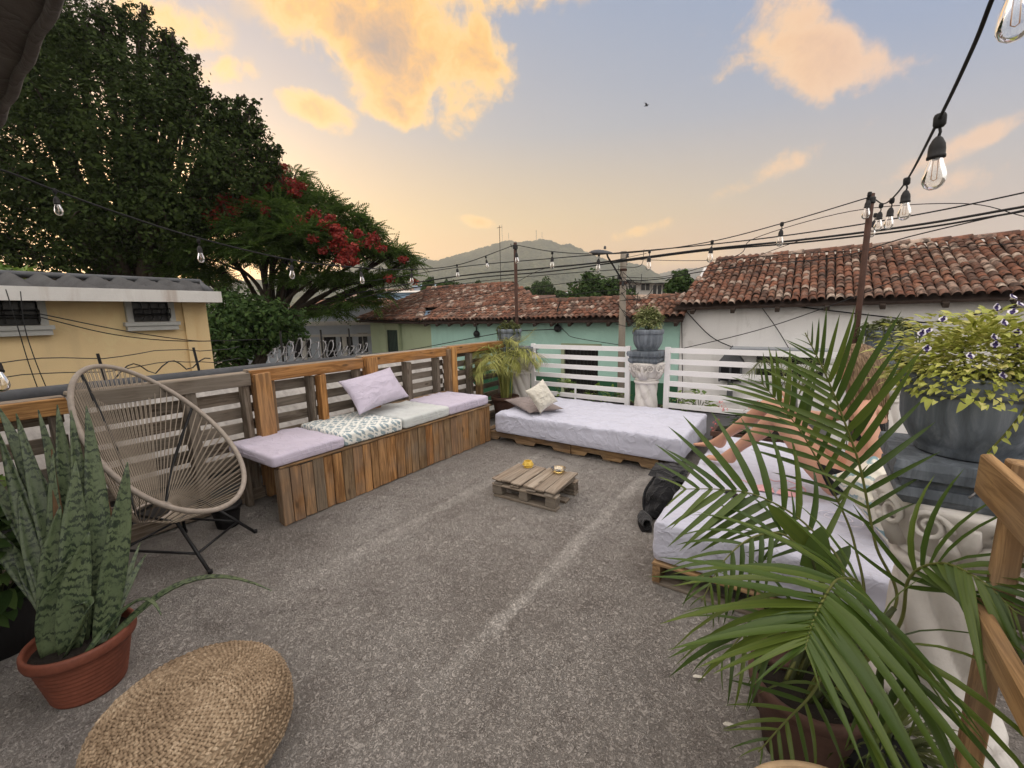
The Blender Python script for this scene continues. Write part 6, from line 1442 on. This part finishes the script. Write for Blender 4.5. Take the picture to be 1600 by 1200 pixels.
# corner palm
cpb = aty(790, 655, 4.72); cpb.z = 0
cp = thing('areca_palm', 'yellowish areca palm in the far corner by the fence end', 'palm', cpb)
part('pot', MB().lathe([(.13, .001), (.17, .30), (.175, .32), (.20, .325), (.20, .37), (.185, .375), (.165, .36), (.16, .3)], 40), M['old_terracotta'], cp, True)
part('soil', MB().lathe([(.001, .34), (.164, .325)], 20, cap=False), M['soil'], cp)
LP = [leaf_mesh('leaflet', M['palm_pale'], 1., .048, .3, d, 4, 1.8, .2) for d in (.3, .6)]
rr = random.Random(14)
for i in range(24):
    q = 2*pi*i/24+rr.uniform(-.2, .2); h_ = rr.uniform(.45, .78); out = rr.uniform(.22, .50); top = .36+h_
    if i == 3: pts = [V((.02, 0, .33)), V((.04, -.02, .85)), V((.10, -.02, 1.15)), aty(812, 535, 4.7)-cpb, aty(838, 512, 4.65)-cpb]
    else: pts = [V((.05*cos(q), .05*sin(q), .33)), V((.09*cos(q), .09*sin(q), .33+h_*.6)), V((.55*out*cos(q), .55*out*sin(q), top)), V((out*cos(q), out*sin(q), top-.06)), V((out*1.2*cos(q), out*1.2*sin(q), top-.15))]
    C_ = catmull(pts, 9); N_ = len(C_); fr = part('frond', MB().tube(C_, [.007*(1-.7*k/N_) for k in range(N_)], 5), M['palm_pale'], cp, True)
    mb = MB()
    for k in range(34):
        u = .42+.58*(k+.5)/34; f = u*(N_-1); a = min(N_-2, int(f)); p = C_[a].lerp(C_[a+1], f-a); tg = (C_[a+1]-C_[a]).normalized(); sd = tg.cross(V((0, 0, 1))); sd = sd.normalized() if sd.length > .05 else V((1, 0, 0)); nm = sd.cross(tg)
        for s in (-1, 1):
            d = (tg*.6+sd*s*.85+nm*rr.uniform(.1, .5)).normalized(); mx = frame(p, d, (0, 0, 1)) @ MX.Scale(.25*(sin(pi*min(1, (u-.42)/.58*.85+.15))**.6)*rr.uniform(.85, 1.1), 4)
            src = rr.choice(LP); mb.add([mx @ v.co for v in src.vertices], [tuple(g.vertices) for g in src.polygons])
    part('leaflets', mb, M['palm_pale'], fr, True)
part('cane', MB().tube([(.03, 0, .33), (.03, .01, .8)], .016, 7).tube([(-.04, .03, .33), (-.06, .05, .75)], .014, 7).tube([(0, -.05, .33), (.01, -.08, .72)], .014, 7).tube([(.07, .04, .33), (.10, .05, .7)], .012, 7), M['palm_pale'], cp, True)
# little brown palm by the railing behind the sunbather
bpb = aty(1238, 600, 4.95); bpb.z = 0
b2 = thing('areca_palm', 'small browning palm by the right railing behind the sunbather', 'palm', bpb)
part('pot', MB().lathe([(.11, .001), (.14, .26), (.16, .27), (.16, .31), (.14, .31), (.13, .26)], 24), M['old_terracotta'], b2, True)
for i in range(9):
    q = 2*pi*i/9+.3; out = .30+.08*(i % 3); C_ = catmull([V((0, 0, .28)), V((.06*cos(q), .06*sin(q), .65)), V((.6*out*cos(q), .6*out*sin(q), .98)), V((out*cos(q), out*sin(q), .86))], 8); N_ = len(C_)
    fr = part('frond', MB().tube(C_, [.006*(1-.7*k/N_) for k in range(N_)], 5), M['rachis'], b2, True); mb = MB()
    for k in range(16):
        u = .4+.6*(k+.5)/16; f = u*(N_-1); a = min(N_-2, int(f)); p = C_[a]; tg = (C_[a+1]-C_[a]).normalized(); sd = tg.cross(V((0, 0, 1))).normalized()
        for s in (-1, 1):
            mx = frame(p, tg*.7+sd*s*.8+V((0, 0, .25)), (0, 0, 1)) @ MX.Scale(.17, 4); mb.add([mx @ v.co for v in LP[0].vertices], [tuple(g.vertices) for g in LP[0].polygons])
    part('leaflets', mb, M['trail'], fr, True)

# ------------------------------------------------------------------ things on the near daybed
ZB = .373
p = atz(1212, 768, ZB); pk = thing('bikini_top', 'pink bikini top with loose strings lying on the near mattress', 'bikini', (p.x, p.y, ZB))
for s in (-1, 1):
    mb = MB(); mb.grid(lambda u, v: V((s*.065+(u-.5)*.125*(1-.25*v), (v-.5)*.11*(1-.45*abs(u-.5)), .006+.022*sin(pi*u)*sin(pi*v)+.004*mnoise.noise(V((u*5, v*5, s))))), 12, 12)
    part('cup', mb, M['pink'], pk, True)
for k, pts in enumerate(([(-.12, 0, .008), (-.20, .08, .006), (-.30, .03, .006), (-.36, .10, .006)], [(.12, 0, .008), (.15, .12, .006), (.05, .22, .006), (-.02, .17, .006), (-.10, .28, .006)], [(.06, .05, .01), (.13, .16, .006), (.16, .05, .006)])):
    part('string', MB().tube(catmull(pts, 8), .003, 5), M['pink'], pk, True)
a, b = atz(1134, 768, ZB+.01), atz(1168, 785, ZB+.01); 
rc_ = thing('remote_control', 'slim black remote control lying on the near mattress edge', 'remote control', mx=frame(((a.x+b.x)/2, (a.y+b.y)/2, ZB+.004), b-a))
bm = bmesh.new(); bmesh.ops.create_cube(bm, size=1., matrix=MX.Translation((0, 0, .009)) @ MX.Diagonal((.17, .045, .018, 1))); bmesh.ops.bevel(bm, geom=bm.edges[:], offset=.005, segments=2, affect='EDGES'); me = bpy.data.meshes.new('body'); bm.to_mesh(me); bm.free(); me.materials.append(M['phone']); new('body', me, rc_)
mb = MB()
for i in range(6):
    for j in (-1, 0, 1): mb.lathe([(.004, .018), (.004, .0195), (.001, .020)], 8, c=(-.06+.022*i, j*.012, 0))
part('button', mb, M['rubber'], rc_)
p = atz(1310, 812, ZB); wire(catmull([V((p.x+dx, p.y+dy, ZB+.006)) for dx, dy in ((-.10, .03), (-.05, .08), (.03, .06), (.06, .0), (.01, -.03), (-.06, .0), (-.03, .06), (.05, .07), (.10, .02), (.09, -.05), (.03, -.07))], 8), .0025, 'thin pale earphone cable coiled beside the printed cushion', 5, 'white_petal', 'earphone_cable', 'earphones')

# ------------------------------------------------------------------ the sunbather
def skin_body(name, joints, edges, root, m_, sub=2):
    me = bpy.data.meshes.new(name); keys = list(joints); ix = {k: i for i, k in enumerate(keys)}
    me.from_pydata([joints[k][0] for k in keys], [(ix[a], ix[b]) for a, b in edges], [])
    o = bpy.data.objects.new(name, me); COL.objects.link(o); md = o.modifiers.new('skin', 'SKIN'); md.use_smooth_shade = True
    for i, k in enumerate(keys):
        sv = me.skin_vertices[0].data[i]; r_ = joints[k][1]; sv.radius = r_ if isinstance(r_, tuple) else (r_, r_); sv.use_root = k == root
    s2 = o.modifiers.new('sub', 'SUBSURF'); s2.levels = sub; s2.render_levels = sub
    dg = bpy.context.evaluated_depsgraph_get(); ev = bpy.data.meshes.new_from_object(o.evaluated_get(dg)); bpy.data.objects.remove(o)
    ev.name = name; ev.materials.clear(); ev.materials.append(m_); ev.polygons.foreach_set('use_smooth', [True]*len(ev.polygons)); return ev
PZ = .385
hipc = V((.26, 3.06, PZ+.115))
J = {}
def j(k, p, r_): J[k] = (tuple(V(p)), r_)
fw = V((-.97, .24, 0)).normalized(); lt = V((-fw.y, fw.x, 0))          # facing, and her left
lt = -lt if lt.y > 0 else lt                                            # her left side is the side towards the viewer
j('pelvis', hipc, (.125, .10)); j('waist', hipc-fw*.055+V((0, 0, .17)), (.098, .080)); j('chest', hipc-fw*.06+V((0, 0, .34)), (.118, .092)); j('neckbase', hipc-fw*.035+V((0, 0, .475)), (.06, .055)); j('neck', hipc-fw*.015+V((0, 0, .545)), .046)
heel_n, toe_n = atz(1143, 724, PZ+.03), atz(1098, 712, PZ+.02); heel_f, toe_f = atz(1126, 700, PZ+.03), atz(1084, 692, PZ+.02)
kn = at(1214, 648, 2.60); kf = at(1203, 628, 2.80)
for s, nm, he, to, k_ in ((1, 'l', heel_n, toe_n, kn), (-1, 'r', heel_f, toe_f, kf)):
    hj = hipc+lt*s*.095+fw*.05+V((0, 0, -.01)); j('hip'+nm, hj, .098); j('thigh'+nm, hj.lerp(k_, .45)-V((0, 0, .015)), .080); j('knee'+nm, k_, .056)
    an = V((he.x, he.y, PZ+.085))+fw*.02; sh0 = k_.lerp(an, .30)-fw*-.0; j('calf'+nm, sh0-fw*.015-V((0, 0, .005)), .054); j('shin'+nm, k_.lerp(an, .7), .037); j('ankle'+nm, an, .032)
    d = (to-he); d.z = 0; d.normalize(); h2 = V((he.x, he.y, PZ+.035)); j('heel'+nm, h2-d*.015, .030); j('mid'+nm, h2+d*.09+V((0, 0, .008)), (.040, .026)); j('ball'+nm, h2+d*.155-V((0, 0, .012)), (.043, .018)); 
E_ = [('pelvis', 'waist'), ('waist', 'chest'), ('chest', 'neckbase'), ('neckbase', 'neck')]
for nm in 'lr': E_ += [('pelvis', 'hip'+nm), ('hip'+nm, 'thigh'+nm), ('thigh'+nm, 'knee'+nm), ('knee'+nm, 'calf'+nm), ('calf'+nm, 'shin'+nm), ('shin'+nm, 'ankle'+nm), ('ankle'+nm, 'heel'+nm), ('ankle'+nm, 'mid'+nm), ('mid'+nm, 'ball'+nm)]
hand_r = at(1224, 624, 2.62)
sr_, sl_ = hipc-fw*.045-lt*.165+V((0, 0, .435)), hipc-fw*.055+lt*.165+V((0, 0, .425))
j('shr', sr_, .052); j('elr', sr_.lerp(hand_r, .5)+V((.0, 0, -.10)), .036); j('wrr', hand_r-V((-.03, 0, .07)), .024)
hand_l = V((.40, 2.74, PZ+.03)); j('shl', sl_, .052); j('ell', sl_.lerp(hand_l, .5)+lt*.06-fw*.05, .036); j('wrl', hand_l+V((-.01, .02, .045)), .025)
for nm in 'rl': E_ += [('neckbase', 'sh'+nm), ('sh'+nm, 'el'+nm), ('el'+nm, 'wr'+nm)]
# hands: palm and five fingers each
def hand(nm, wrist, palm_dir, up_dir, curl):
    pd, ud = V(palm_dir).normalized(), V(up_dir).normalized(); sd = pd.cross(ud).normalized()
    j('palm'+nm, wrist+pd*.045, (.030, .017)); E_.append(('wr'+nm, 'palm'+nm)); j('kn'+nm, wrist+pd*.082, (.034, .014)); E_.append(('palm'+nm, 'kn'+nm))
    for q, (off, L) in enumerate(((-.028, .060), (-.010, .068), (.010, .064), (.027, .050))):
        p0 = wrist+pd*.090+sd*off; p1 = p0+pd*L*.5-ud*curl*L*.35; p2 = p1+(pd*.5-ud*curl).normalized()*L*.5
        j('f%d0%s' % (q, nm), p0, .0095); j('f%d1%s' % (q, nm), p1, .0085); j('f%d2%s' % (q, nm), p2, .0070); E_.extend([('kn'+nm, 'f%d0%s' % (q, nm)), ('f%d0%s' % (q, nm), 'f%d1%s' % (q, nm)), ('f%d1%s' % (q, nm), 'f%d2%s' % (q, nm))])
    t0_ = wrist+pd*.03-sd*.032; j('t0'+nm, t0_, .011); j('t1'+nm, t0_+pd*.032-sd*.016-ud*.008*curl, .0095); j('t2'+nm, t0_+pd*.058-sd*.016-ud*.016*curl, .0078); E_.extend([('palm'+nm, 't0'+nm), ('t0'+nm, 't1'+nm), ('t1'+nm, 't2'+nm)])
hand('r', V(J['wrr'][0]), V((-.15, .05, 1)), V((.9, -.2, .1)), .75); hand('l', V(J['wrl'][0]), V((.75, -.25, -.25)), V((.2, 0, 1)), .25)
for nm in 'lr':
    h2 = V(J['ball'+nm][0]); d = (V(J['mid'+nm][0])-V(J['heel'+nm][0])); d.z = 0; d.normalize(); sd = V((-d.y, d.x, 0))
    sgn = 1 if nm == 'r' else -1
    for q, (off, L, r_) in enumerate(((.030, .045, .0135), (.010, .042, .010), (-.007, .036, .009), (-.022, .030, .0085), (-.035, .024, .008))):
        p0 = h2+sd*off*sgn*1.0+d*.012; j('toe%d0%s' % (q, nm), p0, r_); j('toe%d1%s' % (q, nm), p0+d*L-V((0, 0, .004)), r_*.9); E_.extend([('ball'+nm, 'toe%d0%s' % (q, nm)), ('toe%d0%s' % (q, nm), 'toe%d1%s' % (q, nm))])
pe = thing('person', 'person with long blond hair in a black bikini sitting knees up and holding a phone', 'person', (hipc.x, hipc.y, PZ))
pl_ = V((hipc.x, hipc.y, PZ))
body = skin_body('body', J, E_, 'pelvis', M['skin'], 2)
body.transform(MX.Translation(-pl_)); bo = new('body', body, pe)
# head
hc = V(J['neck'][0])+fw*.035+V((0, 0, .125))
mb = MB()
def headf(u, v):
    th = pi*v; q = 2*pi*u; d = V((sin(th)*cos(q), sin(th)*sin(q), cos(th)))
    x, y, z = d.x*.098, d.y*.076, d.z*.118
    if d.z < 0: x *= 1-.22*d.z*d.z; y *= 1-.35*d.z*d.z; x += .012*(-d.z)*(1 if d.x > 0 else .2)
    if d.x > .9 and abs(d.y) < .25: x += .020*math.exp(-((d.z+.05)/.16)**2-(d.y/.10)**2)
    if d.x > .8: x -= .008*math.exp(-((d.z-.16)/.10)**2)*(math.exp(-((abs(d.y)-.32)/.16)**2)); x += .006*math.exp(-((d.z+.42)/.07)**2-(d.y/.2)**2)
    return V((x, y, z))
mb.grid(headf, 40, 30, cu=True)
hm = frame(hc-pl_, fw*.93+lt*.25-V((0, 0, .28)), (0, 0, 1)); hd_ = part('head', mb, M['skin'], pe, True, hm)
for s in (-1, 1):
    e_ = part('eye', MB().lathe([(.001, -.010), (.008, -.006), (.0105, 0), (.008, .006), (.001, .010)], 12, c=(.079, s*.031, .018)), M['white_petal'], hd_, True)
    part('iris', MB().lathe([(.001, 0), (.0048, .0005), (.004, .0018), (.001, .0024)], 10), M['iris'], e_, True, MX.Translation((.0885, s*.031, .018)) @ MX.Rotation(pi/2, 4, 'Y'))
    part('brow', MB().tube([(.086, s*.018, .036), (.086, s*.033, .042), (.078, s*.048, .036)], .0035, 5), M['hair'], hd_)
    part('ear', MB().grid(lambda u, v: V((.0+.018*cos(2*pi*u)*sin(pi*v), s*.076+s*.010*cos(pi*v), .005+.030*sin(2*pi*u)*sin(pi*v))), 12, 8), M['skin'], hd_, True)
part('mouth', MB().tube([(.088, -.020, -.052), (.096, -.008, -.049), (.097, 0, -.050), (.096, .008, -.049), (.088, .020, -.052)], [.002, .005, .005, .005, .002], 6), M['petal'], hd_, True)
# hair: overlapping locks falling from the crown
rr = random.Random(6); mb = MB()
inv = hm.inverted(); dn = (inv.to_3x3() @ V((0, 0, -1))).normalized()
for i in range(230):
    q = rr.uniform(.55, 2*pi-.55) if rr.random() < .85 else rr.uniform(0, 2*pi); th = rr.uniform(.02, .95); d = V((sin(th)*cos(q), sin(th)*sin(q), cos(th)))
    p0 = V((d.x*.103, d.y*.082, d.z*.124)); d1 = V((cos(q)*.108-.01, sin(q)*.092, -.01)); L = rr.uniform(.26, .40)
    if cos(q) > .2: d1.x = min(d1.x, .05)
    p2 = d1*1.02+dn*.13+V((-.015, sin(q)*.01, 0)); p3 = d1*.85+dn*L+V((-.045+rr.uniform(-.02, .02), rr.uniform(-.03, .03), 0))
    pts = catmull([p0, p0.lerp(d1, .5)*1.06, d1, p2, p3], 4); mb.tube(pts, [.010]*6+[.0095]*6+[.007, .006, .005, .004, .002][:len(pts)-12] if len(pts) >= 12 else .008, 5)
part('hair', mb, M['hair'], hd_, True)
# swimwear cut from the body's own surface and lifted off it
def shell(name, keep, off=.004, cuts=()):
    bm = bmesh.new(); bm.from_mesh(body); bm.normal_update()
    for co, no in cuts: bmesh.ops.bisect_plane(bm, geom=bm.verts[:]+bm.edges[:]+bm.faces[:], plane_co=co-pl_, plane_no=no)
    kill = [f for f in bm.faces if not keep(f.calc_center_median()+pl_)]
    bmesh.ops.delete(bm, geom=kill, context='FACES')
    seen, best = set(), []
    for f0 in bm.faces:                                  # keep the one big piece
        if f0 in seen: continue
        isl, stack = [], [f0]; seen.add(f0)
        while stack:
            f = stack.pop(); isl.append(f)
            for e in f.edges:
                for g in e.link_faces:
                    if g not in seen: seen.add(g); stack.append(g)
        if len(isl) > len(best): best = isl
    keep_ = set(best); bmesh.ops.delete(bm, geom=[f for f in bm.faces if f not in keep_], context='FACES')
    bmesh.ops.delete(bm, geom=[v for v in bm.verts if not v.link_faces], context='VERTS'); bmesh.ops.remove_doubles(bm, verts=bm.verts[:], dist=1e-5)
    for v in bm.verts: v.co += v.normal*off
    me = bpy.data.meshes.new(name); bm.to_mesh(me); bm.free(); me.materials.clear(); me.materials.append(M['blackcloth']); me.polygons.foreach_set('use_smooth', [True]*len(me.polygons)); new(name, me, pe)
up1 = (V((0, 0, 1))-fw*.35).normalized(); lg = (V((0, 0, .45))-fw).normalized(); cb = hipc+V((0, 0, .075)); cf = hipc+fw*.075
shell('bikini_bottom', lambda c: (c-cb).dot(up1) < 0 and (c-cf).dot(lg) > -.0 and (c-hipc).length < .26, .004, ((cb, up1), (cf, lg)))
z0_, z1_ = hipc+V((0, 0, .265)), hipc+V((0, 0, .375)); zu = V((0, 0, 1)); axp = hipc-fw*.06
shell('bikini_top', lambda c: z0_.z < c.z < z1_.z and ((c-axp).to_2d().length < .132), .004, ((z0_, zu), (z1_, zu)))
part('strap', MB().tube(catmull([p-pl_ for p in (V(J['chest'][0])+fw*.10+lt*.05+V((0, 0, .03)), V(J['neckbase'][0])+lt*.055+V((0, 0, .045)), V(J['neck'][0])-fw*.055-V((0, 0, .02)), V(J['neckbase'][0])-lt*.055+V((0, 0, .045)), V(J['chest'][0])+fw*.10-lt*.05+V((0, 0, .03)))], 8), .005, 6), M['blackcloth'], pe, True)
hp = V(J['palmr'][0]); ph = thing('phone', 'black phone held up in the raised hand of the sunbather', 'phone', mx=frame(hp+V((.034, -.008, .045)), (-.1, .05, 1), (1, -.3, .1)))
bm = bmesh.new(); bmesh.ops.create_cube(bm, size=1., matrix=MX.Diagonal((.148, .072, .009, 1))); bmesh.ops.bevel(bm, geom=bm.edges[:], offset=.004, segments=2, affect='EDGES'); me = bpy.data.meshes.new('body'); bm.to_mesh(me); bm.free(); me.materials.append(M['phone']); o = new('body', me, ph)
part('camera_lens', MB().lathe([(.006, -.005), (.006, -.0065), (.001, -.0068)], 10, c=(.055, .02, 0)), M['ridge_grey'], ph)
# litter on the concrete
lf_ = leaf_mesh('leaf', M['linen'], .06, .02, .3, .2)
for x, y, lab in ((1130, 1135, 'pale dry curled leaf on the concrete left of the palm'), (1083, 1060, 'tiny pale scrap on the concrete below the near daybed')):
    p = atz(x, y, .004); tag(new('dry_leaf', lf_, None, frame(p+V((0, 0, .008)), (1, .8, 0), (0, 0, 1))), lab, 'leaf')
